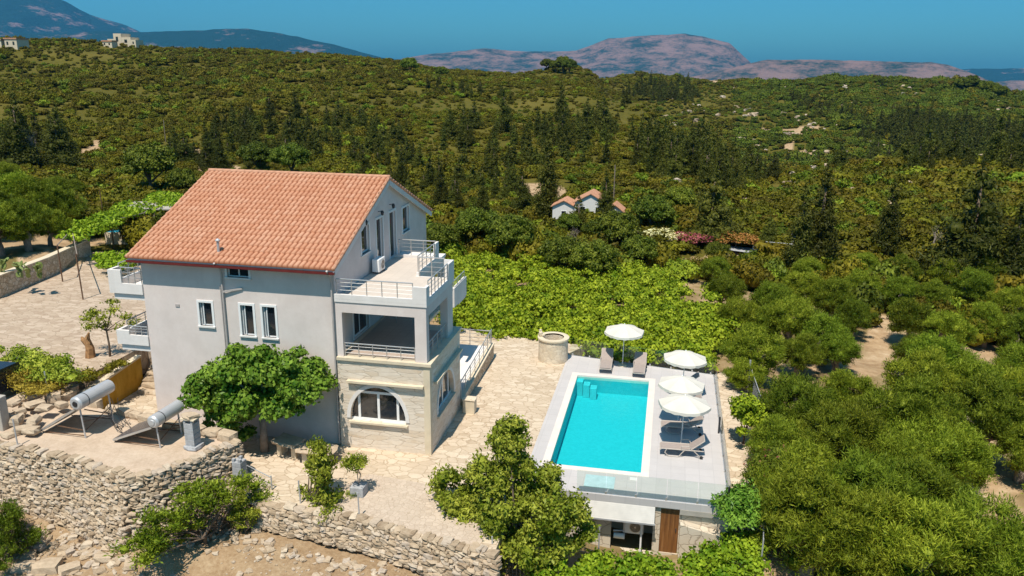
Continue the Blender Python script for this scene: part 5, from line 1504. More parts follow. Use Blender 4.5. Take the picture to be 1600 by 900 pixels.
leaf_mass('climbing_vine', [(835, 888), (900, 874), (960, 872), (1040, 878), (1090, 870), (1125, 845), (1160, 835), (1190, 850), (1195, 930), (820, 930)], -1.2, .22, 190, 11000, .17, .12, 'bright',
          'bright green vines climbing over the trellis in front of the pump room', 'vines', r=.40, seed=4, core=.5, droop=.3, shell=(.6, 1.2))
for i, (u, v, s, lab) in enumerate([(1165, 660, .72, 'bright green fig tree beside the path right of the pool glass'), (1150, 850, .62, 'dark leafy tree at the front end of the path beside the pump room'),
                                    (1205, 745, .60, 'pink-flowered oleander by the path fence right of the pool')]):
    if i == 0:
        rg = np.random.default_rng(61); cl = dome_clumps(rg, 30, 1.3, 1.6, 2.0, .42, .9, fill=.2); V, Fq = crown_mesh(rg, cl, 3000, .20, .15, core=.5, droop=.3, shell=(.6, 1.2))
        t = make_tree('fig_tree', 'tree', V, Fq, 'bright', cl, 1.2, .07, 'bark', 6, rg=rg); zc = 2.0; s = .85
    elif i == 1:
        rg = np.random.default_rng(62); cl = dome_clumps(rg, 36, 1.6, 1.5, 2.0, .45, .9, fill=.2); V, Fq = crown_mesh(rg, cl, 4200, .26, .09, core=.5, droop=.4, shell=(.6, 1.3))
        t = make_tree('loquat_tree', 'tree', V, Fq, 'mulberry', cl, 1.2, .08, 'bark', 6, rg=rg); zc = 2.0; s = .8
    else:
        rg = np.random.default_rng(63); cl = dome_clumps(rg, 36, 1.5, 1.5, 1.7, .42, .9, fill=.2); V, Fq = crown_mesh(rg, cl, 4200, .20, .05, core=.5, grow=.5, shell=(.6, 1.3))
        t = make_tree('oleander', 'shrub', V, Fq, 'broad', cl, .8, .05, 'bark', 6, rg=rg, trunk_n=3); zc = 1.7; s = .9
        V, Fq = leaf_cloud(rg, cl, 70, .16, .14, shell=(1.1, 1.3)); quadmesh('blossom', V, Fq, M['pinkflower'], t)
    x, y, z = hit(u, v, lift=zc*s)
    t.location = (x, y, z); t.scale = (s, s, s); t['label'] = lab

# ------------------------------------------------------------------ vineyard: vines with big leaves, thick and uneven
VY = [(716, 402), (800, 398), (880, 404), (985, 412), (1065, 425), (1108, 448), (1125, 480), (1150, 510), (1140, 530), (1100, 545), (1115, 572), (1000, 562), (893, 550), (850, 530), (790, 525), (718, 515), (690, 500), (690, 410)]
o = leaf_mass('vineyard', VY, -.2, .45, 1500, 80000, .23, .17, 'bright', 'thick bright green grapevines covering the terrace behind the villa and the pool', 'vines', r=.50, gaps=-.36, seed=14, core=.55, droop=.35, shell=(.65, 1.4))
b = MB()
rg = np.random.default_rng(15)
for k in range(26):
    q = Zp(720+17*k, 520+rg.uniform(-4, 14)+(10 if k > 8 else 0), -.5)
    b.tube([(q[0], q[1], -1.2), (q[0]+rg.uniform(-.1, .1), q[1], 0)], .035, 5)
tag(b.build('vine_trunk', M['bark']), 'gnarled grapevine trunks along the near edge of the vineyard', 'vine trunks', kind='stuff')

# ------------------------------------------------------------------ maquis shrubs on the hills
def shrub_mesh(seed, leaves, L, leaf, n=9, R_=1.0, H=.7, **k):
    rg = np.random.default_rng(seed); cl = dome_clumps(rg, n, R_, H, .45, .48, .85, fill=.3)
    return crown_mesh(rg, cl, leaves, L, L*.6, core=.72, spread=.9, shell=(.75, 1.15), **k)
SH = []
for k in range(5):
    V, Fq = shrub_mesh(200+k, 900, .20, 'shrub'); o = quadmesh('shrub', V, Fq, M['shrub'] if k < 3 else M['olive'] if k == 3 else M['broad']); SH.append(o)
def scatter(n, r0, r1, seed):
    rg = np.random.default_rng(seed)
    r = np.sqrt(rg.uniform(r0**2, r1**2, n)); a = rg.uniform(AZ[1]-.22, AZ[-2]+.22, n)
    return r*np.sin(a), r*np.cos(a), r
def keep_mask(x, y, z, r):
    u, v = project(np.stack([x, y, z], -1))
    m = (v > 30) & (u > -420) & (u < 2050) & (v < 900)
    m &= ~(bare_mask(x, y, z, 1.02) & (np.modf(np.abs(x*13.7+y*7.1))[0] > .12))
    m &= ~((r < 150) & bare_mask(x, y, z-0.0, 1.35))
    m &= ~((x > -20) & (x < 6.5) & (y < 71))          # vineyard, pool
    m &= ~((x > -49) & (x < -12) & (y < 58))          # villa, driveway
    m &= ~((r < 70) & (x > 4) & (y < 66))             # grove
    m &= ~((r < 66) & (x < -30))
    return m
def inframe(x, y, z):
    u, v = project(np.stack([x, y, z], -1)); return (u > -40) & (u < 1640)
x, y, r = scatter(12000, 62, 250, 301); z = ground(x, y); m = keep_mask(x, y, z, r)
x, y, z, r = x[m], y[m], z[m], r[m]
def visible(x, y, z, h):
    """rough test: is the top of a plant at this spot seen over the terrain in front"""
    ok = np.ones(len(x), bool)
    P = np.stack([x, y, z+h], -1)
    for t in np.linspace(.25, .97, 16):
        q = EYEP+(P-EYEP)*t; ok &= ground(q[:, 0], q[:, 1]) < q[:, 2]+.2
    return ok
vis = visible(x, y, z, 1.6) & inframe(x, y, z)
order = np.argsort(r); nearest = [i for i in order if vis[i]][:285]; nearset = set(nearest)
used = [0]*5
for i in nearest:
    k = int(rng.choice([0, 1, 2, 3, 4], p=[.28, .27, .2, .12, .13])); src = SH[k]
    if used[k] == 0: o = src
    else: o = src.copy(); COL.objects.link(o)
    used[k] += 1
    s = rng.uniform(.9, 1.9); o.location = (x[i], y[i], z[i]-.15); o.rotation_euler = (0, 0, rng.uniform(0, 6.28)); o.scale = (s, s, s*rng.uniform(.8, 1.5))
    kind = ['olive-green', 'olive-green', 'olive-green', 'grey-green', 'dark green'][k]
    side = 'left behind the villa' if x[i] < -20 else 'beyond the vineyard' if x[i] < 12 else 'right beyond the olive grove'
    o['group'] = kind+' shrubs '+side
    tag(o, 'rounded %s wild shrub on the scrubby slope %s' % (kind, side), 'shrub')
by = {}
for o in list(COL.objects):
    if o.get('category') == 'shrub' and o.get('group', '').find('shrubs ') > 0: by.setdefault(o['group'], []).append(o)
for g_, ob in by.items():
    if len(ob) <= 14: number(ob, 'rounded '+g_.split(' shrubs ')[0]+' wild shrub', g_.split(' shrubs ')[1])
rest = np.array([i for i in range(len(x)) if i not in nearset])
fx, fy, fr = scatter(34000, 240, 760, 302); fz = ground(fx, fy); m = keep_mask(fx, fy, fz, fr); m &= fr < 760
fx, fy, fz, fr = fx[m], fy[m], fz[m], fr[m]; m = visible(fx, fy, fz, 2.5); fx, fy, fz, fr = fx[m], fy[m], fz[m], fr[m]
gx, gy, gr = scatter(12000, 700, 1500, 303); gz_ = ground(gx, gy); m = keep_mask(gx, gy, gz_, gr) & visible(gx, gy, gz_, 2.5)
gx, gy, gz_ = gx[m], gy[m], gz_[m]
X_ = np.concatenate([x[rest], fx, gx]); Y_ = np.concatenate([y[rest], fy, gy]); Z_ = np.concatenate([z[rest], fz, gz_])
rg = np.random.default_rng(77)
S_ = np.concatenate([rg.uniform(.8, 1.9, len(rest)), rg.uniform(1.0, 2.6, len(fx)), rg.uniform(1.8, 3.6, len(gx))])
uu_, vv_ = project(np.stack([X_, Y_, Z_], -1)); rr_ = np.hypot(X_, Y_)
open_ = (rr_ > 150) & (uu_ < 1150)
S_ *= np.where(open_, .85, 1.0)
S_ *= 1+.6*_vnoise(X_, Y_, 25, 12)
uu_, vv_ = project(np.stack([X_, Y_, Z_], -1)); rr_ = np.hypot(X_, Y_)
open_ = (rr_ > 150) & (uu_ < 1150)
S_ *= np.where(open_, .85, 1.0)
S_ *= 1+.6*_vnoise(X_, Y_, 25, 12)
pk = rg.choice([0, 1, 2, 3, 4], len(X_), p=[.32, .30, .2, .06, .12]).astype(np.int32)
far_ = (rr_ > 330) & (uu_ > 1000)
pk = np.where(far_ & (rg.uniform(size=len(X_)) < .8), 4, pk)
S_ *= np.where((rr_ > 150) & (rr_ < 340) & (uu_ > 600) & (uu_ < 1150), .75, 1.0)
S_ *= np.where(far_, 1.2, 1.0)
pk = np.where(open_ & (pk == 4) & (rg.uniform(size=len(X_)) < .6), 1, pk).astype(np.int32)
def scatter_stuff(name, label, cat, X_, Y_, Z_, S_, pk, sources):
    """one object whose points carry instances of the source meshes"""
    rg = np.random.default_rng(len(X_))
    me = bpy.data.meshes.new(name); me.vertices.add(len(X_)); me.vertices.foreach_set('co', np.stack([X_, Y_, Z_-.15], -1).astype(np.float32).ravel())
    a = me.attributes.new('s', 'FLOAT', 'POINT'); a.data.foreach_set('value', S_.astype(np.float32))
    a = me.attributes.new('rot', 'FLOAT', 'POINT'); a.data.foreach_set('value', rg.uniform(0, 6.28, len(X_)).astype(np.float32))
    a = me.attributes.new('pick', 'INT', 'POINT'); a.data.foreach_set('value', pk.astype(np.int32))
    o = bpy.data.objects.new(name, me); COL.objects.link(o); tag(o, label, cat, kind='stuff')
    ng = bpy.data.node_groups.new('scatter_'+name, 'GeometryNodeTree')
    ng.interface.new_socket('Geometry', in_out='INPUT', socket_type='NodeSocketGeometry'); ng.interface.new_socket('Geometry', in_out='OUTPUT', socket_type='NodeSocketGeometry')
    gi = ng.nodes.new('NodeGroupInput'); go = ng.nodes.new('NodeGroupOutput'); join = ng.nodes.new('GeometryNodeJoinGeometry')
    def natt(nm, ty):
        n = ng.nodes.new('GeometryNodeInputNamedAttribute'); n.data_type = ty; n.inputs[0].default_value = nm; return n.outputs[0]
    S_n = natt('s', 'FLOAT'); R_n = natt('rot', 'FLOAT'); P_n = natt('pick', 'INT')
    cx3 = ng.nodes.new('ShaderNodeCombineXYZ'); ng.links.new(R_n, cx3.inputs[2])
    for k, (V, Fq, mat) in enumerate(sources):
        me2 = bpy.data.meshes.new(name+'_clump'); me2.from_pydata(V.tolist(), [], Fq.tolist()); me2.materials.append(mat)
        src = bpy.data.objects.new(name+'_clump', me2)      # source only: never linked to the scene
        oi = ng.nodes.new('GeometryNodeObjectInfo'); oi.inputs['Object'].default_value = src; oi.inputs['As Instance'].default_value = True
        cmp_ = ng.nodes.new('FunctionNodeCompare'); cmp_.data_type = 'INT'; cmp_.operation = 'EQUAL'
        ii = [q for q in cmp_.inputs if q.type == 'INT']; ng.links.new(P_n, ii[0]); ii[1].default_value = k
        ip = ng.nodes.new('GeometryNodeInstanceOnPoints')
        ng.links.new(gi.outputs[0], ip.inputs['Points']); ng.links.new(cmp_.outputs[0], ip.inputs['Selection']); ng.links.new(oi.outputs['Geometry'], ip.inputs['Instance'])
        ng.links.new(S_n, ip.inputs['Scale']); ng.links.new(cx3.outputs[0], ip.inputs['Rotation']); ng.links.new(ip.outputs[0], join.inputs[0])
    ng.links.new(join.outputs[0], go.inputs[0])
    md = o.modifiers.new('scatter', 'NODES'); md.node_group = ng
    return o
scatter_stuff('maquis', 'dense olive-green maquis scrub covering the hills to the skyline', 'scrub', X_, Y_, Z_, S_, pk,
              [(*shrub_mesh(400+k, 260, .34, 'shrub', n=6, R_=1.1, H=.8), M[['shrub', 'shrub', 'shrub', 'olive', 'broad'][k]]) for k in range(5)])

# ------------------------------------------------------------------ pines, cypresses and other single trees
def pine_mesh(seed, Hh, Rr, layers, leaves, L):
    rg = np.random.default_rng(seed); cl = []
    for i in range(layers):
        t = i/(layers-1); z = Hh*(.12+.86*t); rad = Rr*(1-t)**.8*rg.uniform(.8, 1.1)+.12
        m_ = max(2, int(6*(1-t))+1)
        for q in range(m_):
            a = rg.uniform(0, 6.28); cr = rad*rg.uniform(.40, .60)+.1
            cl.append((rad*.58*math.cos(a), rad*.58*math.sin(a), z+rg.uniform(-.2, .2), cr, cr, cr*.62+Hh/layers*.35))
    return crown_mesh(rg, cl, leaves, L, L*.3, core=.5, spread=1.0, droop=.6, shell=(.7, 1.3)), cl
PN = []
for k, (Hh, Rr, ly) in enumerate([(9, 2.0, 13), (8, 2.4, 11), (10, 1.5, 14), (7, 2.2, 10)]):
    (V, Fq), cl = pine_mesh(500+k, Hh, Rr, ly, 4600, .36)
    t = make_tree('pine_tree', 'pine tree', V, Fq, 'pine', cl[:4], Hh*.8, .14, 'bark', 0, rg=rng); PN.append((t, [0]))
def pine(u, v, s, label, group, k=None, rmax=900):
    k = int(rng.integers(4)) if k is None else k
    x, y, z = hit(u, v, rmax=rmax)
    return place(PN[k][0], PN[k][1], x, y, z-.2, s*(.8 if group else 1), rng.uniform(0, 6.28), label, group)
def belt(pts, n, jv, s0, s1, label, group, seed):
    rg = np.random.default_rng(seed); P = np.array(pts, float); objs = []
    for i in range(n):
        t = rg.uniform(0, len(P)-1); k = min(int(t), len(P)-2); q = P[k]+(P[k+1]-P[k])*(t-k)
        objs.append(pine(q[0]+rg.uniform(-6, 6), q[1]+rg.uniform(-jv, jv), rg.uniform(s0, s1), label, group))
    number(objs, label, 'among the '+group)
belt([(985, 262), (1040, 278), (1100, 288), (1150, 292), (1210, 275)], 42, 10, .8, 1.15, 'slender dark pine', 'pines lining the gorge', 1)
belt([(1150, 262), (1240, 258), (1330, 262)], 16, 5, .8, 1.1, 'dark pine', 'pines behind the hillock', 2)
belt([(1340, 235), (1420, 255), (1500, 262), (1600, 262)], 40, 30, .8, 1.6, 'dark pine', 'pines on the far right slope', 3)
belt([(1390, 190), (1450, 210), (1600, 225)], 26, 16, 1.0, 1.6, 'small dark pine', 'pines high on the right slope', 4)
belt([(975, 152), (1030, 158), (1080, 160)], 26, 5, .8, 1.2, 'dark pine', 'pines below the skyline', 5)
belt([(330, 215), (400, 225), (470, 215), (560, 235), (640, 240)], 34, 38, .5, 1.2, 'dark pine', 'pines behind the villa roof', 6)
belt([(560, 280), (640, 300), (720, 315), (800, 300)], 26, 30, .45, .95, 'young dark pine', 'young pines right of the roof', 7)
belt([(670, 140), (740, 150), (800, 155)], 14, 8, .6, .9, 'distant dark pine', 'pines under the saddle', 8)
belt([(0, 245), (60, 235), (110, 240)], 9, 8, 1.0, 1.4, 'tall dark pine', 'pines at the left edge', 9)
belt([(250, 262), (330, 262), (420, 268)], 12, 8, .7, 1.1, 'dark pine', 'pines above the roof end', 10)
belt([(700, 225), (780, 220), (880, 215), (950, 205)], 12, 25, 1.1, 1.7, 'lone dark pine', 'pines on the middle hillside', 11)
for (u, v, s, k, lab) in [(1110, 378, 1.05, 1, 'blue-green conical fir standing above the flowering bushes by the road'), (1508, 440, 1.45, 1, 'very large dark conifer standing alone in the scrub at the right'),
                          (1275, 428, 1.1, 2, 'narrow dark cypress right of the white gate post'), (1245, 432, .95, 2, 'narrow dark cypress left of its taller neighbour near the white post'),
                          (1383, 402, .85, 2, 'thin dark cypress in the scrub left of the dead snag'), (1575, 455, .9, 2, 'ragged dark cypress near the right edge of the photo'),
                          (855, 345, 1.1, 2, 'dark cypress just left of the ruined white house'), (903, 370, .55, 0, 'small cypress in front of the ruined white house'), (945, 352, .7, 2, 'thin cypress at the right end of the ruined white house'),
                          (815, 330, .7, 0, 'bushy dark pine left of the tall cypress by the ruined house'), (1200, 385, .5, 3, 'small dark conifer at the end of the lane'),
                          (640, 345, .8, 3, 'dark conifer rising behind the gable of the villa'), (690, 330, .7, 2, 'thin dark conifer right of the villa gable'), (985, 390, .55, 1, 'small round-topped conifer behind the vineyard'),
                          (35, 262, 1.5, 0, 'tall dark pine left of the leafless grey tree'), (95, 262, 1.35, 1, 'tall dark pine right of the leafless grey tree')]:
    pine(u, v, s, lab, None, k)
# the rest of the pine woods, too many to count
def wood(polys, seed):
    rg = np.random.default_rng(seed); out = []
    for poly, n, s0, s1 in polys:
        P = np.array(poly, float)
        for _ in range(n):
            w = rg.dirichlet(np.ones(len(P))*.8); q = w@P
            x, y, z = hit(q[0], q[1], rmax=1000); out.append((x, y, z, rg.uniform(s0, s1), int(rg.integers(4))))
    return np.array(out)
WD = wood([([(1340, 200), (1400, 175), (1600, 200), (1600, 262), (1380, 262)], 330, .8, 1.4), ([(985, 135), (1085, 130), (1090, 160), (980, 158)], 60, .9, 1.3), ([(960, 205), (1100, 250), (1240, 262), (1100, 285), (980, 262)], 130, .55, .95),
           ([(300, 190), (640, 200), (700, 262), (330, 262)], 100, .3, .8), ([(640, 215), (900, 190), (1000, 150), (960, 260), (700, 320)], 110, .35, .8), ([(1180, 140), (1330, 150), (1400, 215), (1300, 200)], 60, .6, 1.1)], 5)
PW = [(*pine_mesh(600+k, Hh, Rr, ly, 700, .7)[0], M['pine']) for k, (Hh, Rr, ly) in enumerate([(8, 1.7, 10), (7, 2.0, 9), (9, 1.3, 11), (6, 1.9, 8)])]
scatter_stuff('pine_wood', 'dark pine woods on the middle and far right slopes', 'pine wood', WD[:, 0], WD[:, 1], WD[:, 2], WD[:, 3], WD[:, 4], PW)
# broad dark trees
BR = bushy(71, 60, 3.3, 2.6, 3.4, .85, 7500, .34, .20, 'broad', 'broadleaf_tree', 'tree', 1.6, .22, 1, core=.66, spread=.8, shell=(.7, 1.2))
for (u, v, s, lab) in [(232, 262, 1.35, 'big dark green broadleaf tree behind the pergola at the left'), (285, 285, .8, 'dark leafy tree at the left end of the villa roof'),
                       (800, 372, .8, 'leafy dark tree at the back of the vineyard'), (745, 355, .75, 'leafy green tree behind the vineyard left of centre'), (965, 365, .85, 'leafy tree right of the ruined white house'),
                       (1020, 335, .8, 'bushy dark tree above the flowering bushes'), (1060, 315, .7, 'bushy green tree left of the blue-green fir'), (690, 375, .6, 'leafy tree just beyond the upper terrace of the villa'),
                       (1030, 172, .9, 'large spreading tree on the ridge line in the middle distance'), (1062, 196, .7, 'spreading tree lower on the ridge line'), (400, 245, 1.0, 'leafy tree above the villa roof ridge'),
                       (880, 400, .65, 'rounded green tree at the back edge of the vineyard'), (1000, 395, .6, 'leafy green tree at the far right corner of the vineyard'), (455, 250, 1.1, 'tall leafy tree above the middle of the villa roof'),
                       (1160, 420, .5, 'round dark bush in front of the lane'), (1120, 395, .42, 'round clipped bush beside the lane'), (930, 410, .7, 'dense green tree behind the vineyard centre'), (888, 352, .5, 'small leafy tree hiding the left end of the ruined white house'), (926, 362, .42, 'small leafy tree in front of the ruined white house')]:
    x, y, z = hit(u, v, lift=3.2*s); place(BR[0], BR[1], x, y, z, s, rng.uniform(0, 6), lab, None)
rg = np.random.default_rng(91)
SKY_T = []
for i in range(16):   # skyline trees
    u = [800, 815, 828, 842, 855, 868, 880, 890, 1505, 1518, 1532, 1545, 1380, 1560, 640, 690][i]; v = [104, 103, 102, 102, 102, 103, 104, 105, 135, 133, 136, 142, 128, 146, 105, 112][i]
    x, y, z = hit(u, v, lift=4, rmax=1100); SKY_T.append(place(BR[0], BR[1], x, y, z-.5, rg.uniform(1.2, 1.9), rg.uniform(0, 6), 'x', 'trees on the skyline'))
number(SKY_T, 'dark rounded tree', 'among the trees on the skyline')
# leafless grey tree at the left
def bare_tree(x, y, z, h, label, mat='greybark', seed=3, twigs=True):
    rg = np.random.default_rng(seed); t = thing('bare_tree', label, 'dead tree', (x, y, z)); b = MB()
    def br(p, d, L_, r, lev):
        q = p+d*L_; b.tube([p, (p+q)/2+rg.uniform(-.04, .04, 3)*L_, q], [r, r*.8, r*.5], 5, caps=False)
        if lev > 0:
            for _ in range(4):
                nd_ = d+rg.uniform(-.75, .75, 3); nd_[2] += .12; nd_ /= np.linalg.norm(nd_); br(p+d*L_*rg.uniform(.45, 1), nd_, L_*.62, r*.5, lev-1)
    br(np.array([x, y, z-.3]), np.array([0, 0, 1.0]), h*.42, h*.02, 4)
    b.build('branches', M[mat], t); return t
x, y, z = hit(62, 262); bare_tree(x, y, z, 9, 'tall leafless grey tree between dark pines at the left')
x, y, z = hit(900, 388); bare_tree(x, y, z, 3.4, 'dry leafless shrub in front of the ruined white house', seed=5)
x, y, z = hit(1455, 400); bare_tree(x, y, z, 4, 'pale dead snag in the scrub at the right', seed=8)
# ------------------------------------------------------------------ left side: pergola, small pool, bushes
def at(u, v, z=None):
    if z is None: x, y, z = hit(u, v); return np.array([x, y, z])
    return Zp(u, v, z)
pg = thing('pergola', 'rickety pergola of rusty poles and beams carrying vines beside the left olive grove', 'pergola', (-42, 56, 2))
posts = [(98, 440, 2.6), (130, 468, 3.0), (118, 400, 2.2), (178, 385, 2.2), (230, 372, 2.2), (160, 330, 2.2), (262, 335, 2.2)]
tops = []
for u, v, h in posts:
    p = at(u, v, 2.0); MB().tube([p-(0, 0, .3), p+(rng.uniform(-.1, .1), 0, h)], .045, 6).build('post', M['rust'], pg); tops.append(p+np.array([0, 0, h]))
for i, j in ((0, 2), (1, 2), (2, 3), (3, 4), (4, 6)):
    MB().tube([tops[i], (tops[i]+tops[j])/2+(0, 0, -.06), tops[j]], .035, 6).build('beam', M['greybark'], pg)
leaf_mass('pergola_vine', [(95, 368), (120, 352), (165, 335), (200, 318), (225, 322), (240, 300), (285, 305), (290, 318), (262, 325), (220, 336), (190, 345), (160, 362), (110, 378)], 4.0, .28, 240, 8500, .26, .2, 'bright',
          'bright green vines trained over the pergola at the left', 'vines', r=.5, seed=23, core=.45, droop=.4, shell=(.6, 1.3))
leaf_mass('climbing_vine', [(150, 400), (180, 395), (212, 400), (215, 414), (165, 420), (150, 412)], 2.6, .25, 36, 2400, .22, .17, 'bright', 'low green vines behind the upper left balcony of the villa', 'vines', r=.4, seed=24, core=.45, droop=.4, shell=(.6, 1.3))
leaf_mass('garden_bushes', [(0, 545), (40, 548), (60, 556), (100, 560), (120, 585), (110, 602), (60, 590), (0, 575)], 2.5, .2, 70, 5200, .15, .08, 'citrus', 'dark green flowering bushes between the driveway and the ochre wall', 'bushes', r=.38, seed=25, core=.5, shell=(.5, 1.4), grow=.3)
leaf_mass('yellow_bushes', [(0, 570), (30, 572), (70, 585), (95, 600), (85, 615), (40, 614), (20, 600), (0, 590)], 2.2, .15, 50, 4200, .12, .07, 'yellow_bush', 'yellowing bushes behind the rock heap at the left', 'bushes', r=.34, seed=26, core=.5, shell=(.5, 1.4), grow=.3)
leaf_mass('planter_bushes', [(125, 585), (165, 572), (200, 560), (205, 566), (160, 585), (125, 598)], 2.0, .12, 26, 1500, .13, .07, 'shrub', 'low bushes growing along the top of the ochre wall', 'bushes', r=.26, seed=27, core=.5, shell=(.5, 1.4))
# small neighbouring pool and canopy
np_ = thing('plunge_pool', 'small raised blue pool under a pale shade canopy beyond the left balconies', 'pool', tuple(Zp(205, 372, 2.2)))
c = Zp(205, 372, 2.2); a = YAW
def bx(mb, lx0, lx1, ly0, ly1, z0, z1):
    V = []
    for z in (z0, z1):
        for ly in (ly0, ly1):
            for lx in (lx0, lx1): V.append((c[0]+lx*math.cos(a)+ly*math.sin(a), c[1]-lx*math.sin(a)+ly*math.cos(a), z))
    return mb.add(V, [(0, 2, 3, 1), (4, 5, 7, 6), (0, 1, 5, 4), (2, 6, 7, 3), (0, 4, 6, 2), (1, 3, 7, 5)])
bx(MB(), -2.2, 3.2, 0, 3.0, 1.6, 2.65).build('wall', M['cream'], np_)
bx(MB(), -2.0, 3.0, .15, 2.8, 2.655, 2.70).build('water', plain('blue_pool_water', (0.05, 0.42, 0.62), .1), np_)
bx(MB(), -2.6, 4.2, 3.4, 7.0, 4.0, 4.12).build('canopy', M['concrete'], np_)
for lx, ly in ((-2.4, 3.5), (3.9, 3.5), (0.6, 3.5), (-2.4, 6.8), (3.9, 6.8)): bx(MB(), lx-.06, lx+.06, ly-.06, ly+.06, 1.8, 4.0).build('post', M['greywood'], np_)
bx(MB(), -.2, .5, 3.6, 3.9, 1.8, 3.4).build('dark_cabinet', M['darkmetal'], np_)
bx(MB(), 1.2, 2.6, 3.6, 3.9, 1.8, 3.4).build('dark_cabinet', M['darkmetal'], np_)
# young tree in front of the lower balcony
rg = np.random.default_rng(55)
cl = [(x, rg.uniform(-.5, .5), z, .32, .32, .22) for x, z in [(-1.3, 1.9), (-.9, 2.2), (-.4, 2.5), (0, 2.2), (.5, 2.6), (1.0, 2.2), (1.5, 1.9), (.2, 2.9), (-.6, 1.8), (.9, 1.7), (1.9, 1.6), (-.2, 1.7)]]
V, Fq = crown_mesh(rg, cl, 1500, .15, .08, core=0, shell=(.2, 1.6), grow=.2)
t = make_tree('young_tree', 'tree', V, Fq, 'citrus', cl, 1.6, .05, 'bark', 9, rg=rg); p = Zp(172, 560, 1.9)
t.location = p; t['label'] = 'spindly young tree with sparse leaves in front of the lower left balcony'
# stump
p = Zp(141, 558, 2.0)
st_ = thing('tree_stump', 'jagged brown dead tree stump on the driveway beside the young tree', 'stump', tuple(p))
b = MB(); b.tube([p, p+(0.05, 0, .5), p+(-.05, 0, 1.0), p+(.12, 0, 1.35)], [.26, .22, .15, .04], 7); b.tube([p+(0, 0, .6), p+(-.3, 0, .95), p+(-.34, 0, 1.1)], [.14, .12, .03], 6)
b.build('stump_wood', plain('dead_wood', (0.30, 0.16, 0.07), .9, var=.4, scale=6), st_)
# prickly pear
def prickly(u, v, z, s, label, seed):
    rg = np.random.default_rng(seed); p = Zp(u, v, z); t = thing('prickly_pear', label, 'cactus', tuple(p))
    b = MB(); pads = [(np.array([rg.uniform(-1, 1)*s, rg.uniform(-.4, .4), 0]), rg.uniform(-.5, .5)) for _ in range(9)]
    k = 0
    while pads and k < 46:
        q, tilt = pads.pop(0); k += 1; rz = rg.uniform(0, 3.14); h = .42*rg.uniform(.8, 1.2)
        V = []; ax = np.array([math.sin(tilt)*math.cos(rz), math.sin(tilt)*math.sin(rz), math.cos(tilt)]); sd = np.array([-math.sin(rz), math.cos(rz), 0]); nn = np.cross(ax, sd)
        for side in (-1, 1):
            for i in range(10):
                t_ = 2*math.pi*i/10; V.append(p+q+ax*h*(.5-.5*math.cos(t_))+sd*h*.36*math.sin(t_)+nn*.03*side)
        b.add(V, [tuple(range(10)), tuple(range(19, 9, -1))]+[(i, (i+1) % 10, 10+(i+1) % 10, 10+i) for i in range(10)])
        if q[2] < 1.1:
            for _ in range(int(rg.integers(1, 3))): pads.append((q+ax*h*.9, tilt+rg.uniform(-.7, .7)))
    b.build('pads', plain('cactus_skin', (0.16, 0.20, 0.05), .6, var=.3), t)
prickly(35, 432, 3.2, 1.6, 'clump of prickly pear cactus growing behind the left boundary wall', 3)
# parked car at the left edge
p = Zp(2, 618, 1.6); car = thing('parked_car', 'dark car almost wholly cut off by the left edge beside the bushes', 'car', tuple(p), 0)
b = MB(); prof = [(-2.0, .3), (2.0, .3), (2.0, .75), (1.5, .9), (.9, 1.35), (-.7, 1.38), (-1.5, .95), (-2.0, .85)]
x1 = p[0]+.35
b.add([(x1-1.6, p[1]+a_, p[2]+z_) for a_, z_ in prof]+[(x1, p[1]+a_, p[2]+z_) for a_, z_ in prof], [tuple(range(8)), tuple(range(15, 7, -1))]+[(i, (i+1) % 8, 8+(i+1) % 8, 8+i) for i in range(8)])
b.build('body', plain('dark_car_paint', (0.02, 0.025, 0.035), .2), car, bevel=.03)
MB().add([(x1+.012, p[1]+a_, p[2]+z_) for a_, z_ in [(-1.2, .95), (1.3, .95), (.8, 1.28), (-.6, 1.3)]], [(0, 1, 2, 3)]).build('side_window', M['pane'], car)
for yy in (-1.3, 1.3): MB().lathe([(.32, -.1), (.32, .1)], (x1-.05, p[1]+yy, p[2]+.3), 16, 'x').build('wheel', M['blackplastic'], car)

# ------------------------------------------------------------------ right side fences
def mesh_fence(name, label, pts, h, mat='galv'):
    t = thing(name, label, 'fence', tuple(pts[0])); m_ = MB()
    for i in range(len(pts)-1):
        p, q = np.array(pts[i]), np.array(pts[i+1]); L = np.linalg.norm(q-p); n = max(2, int(L/.14))
        for k in range(n+1): c_ = p+(q-p)*k/n; m_.tube([c_, c_+(0, 0, h)], .004, 3, caps=False)
        for k in range(int(h/.14)+1): m_.tube([p+(0, 0, k*.14), q+(0, 0, k*.14)], .004, 3, caps=False)
    m_.build('wire_mesh', M[mat], t)
    for p in pts: p = np.array(p); MB().tube([p-(0, 0, .3), p+(0, 0, h+.08)], .03, 7).build('post', M[mat], t)
    for i in range(len(pts)-1): MB().tube([np.array(pts[i])+(0, 0, h), np.array(pts[i+1])+(0, 0, h)], .022, 6).build('top_rail', M[mat], t)
FZ = lambda u, v, z: tuple(Zp(u, v, z))
mesh_fence('wire_fence', 'galvanised wire fence between the path and the olive grove right of the pool', [FZ(1172, 612, -.9), FZ(1190, 668, -1.1), FZ(1196, 735, -1.2), FZ(1190, 800, -1.4), FZ(1188, 890, -1.6)], 1.25)
mesh_fence('wire_gate', 'wire mesh gate with a steel top rail at the end of the retaining wall', [FZ(772, 905, -2.2), FZ(842, 925, -2.3)], 1.1)
mesh_fence('trellis', 'steel trellis rail half buried in vines left of the pump room', [FZ(868, 850, -2.0), FZ(935, 868, -2.0)], 1.3)
mesh_fence('chicken_wire', 'sagging chicken wire between the cinder block pier and the stone tables', [FZ(386, 745, 0), FZ(425, 765, 0)], .55)
p = Zp(1168, 612, -.9); tag(MB().tube([p, p+(0, 0, 1.9)], .05, 8).build('metal_post', M['galv']), 'tall pale metal gate post at the back end of the fence right of the pool', 'post')

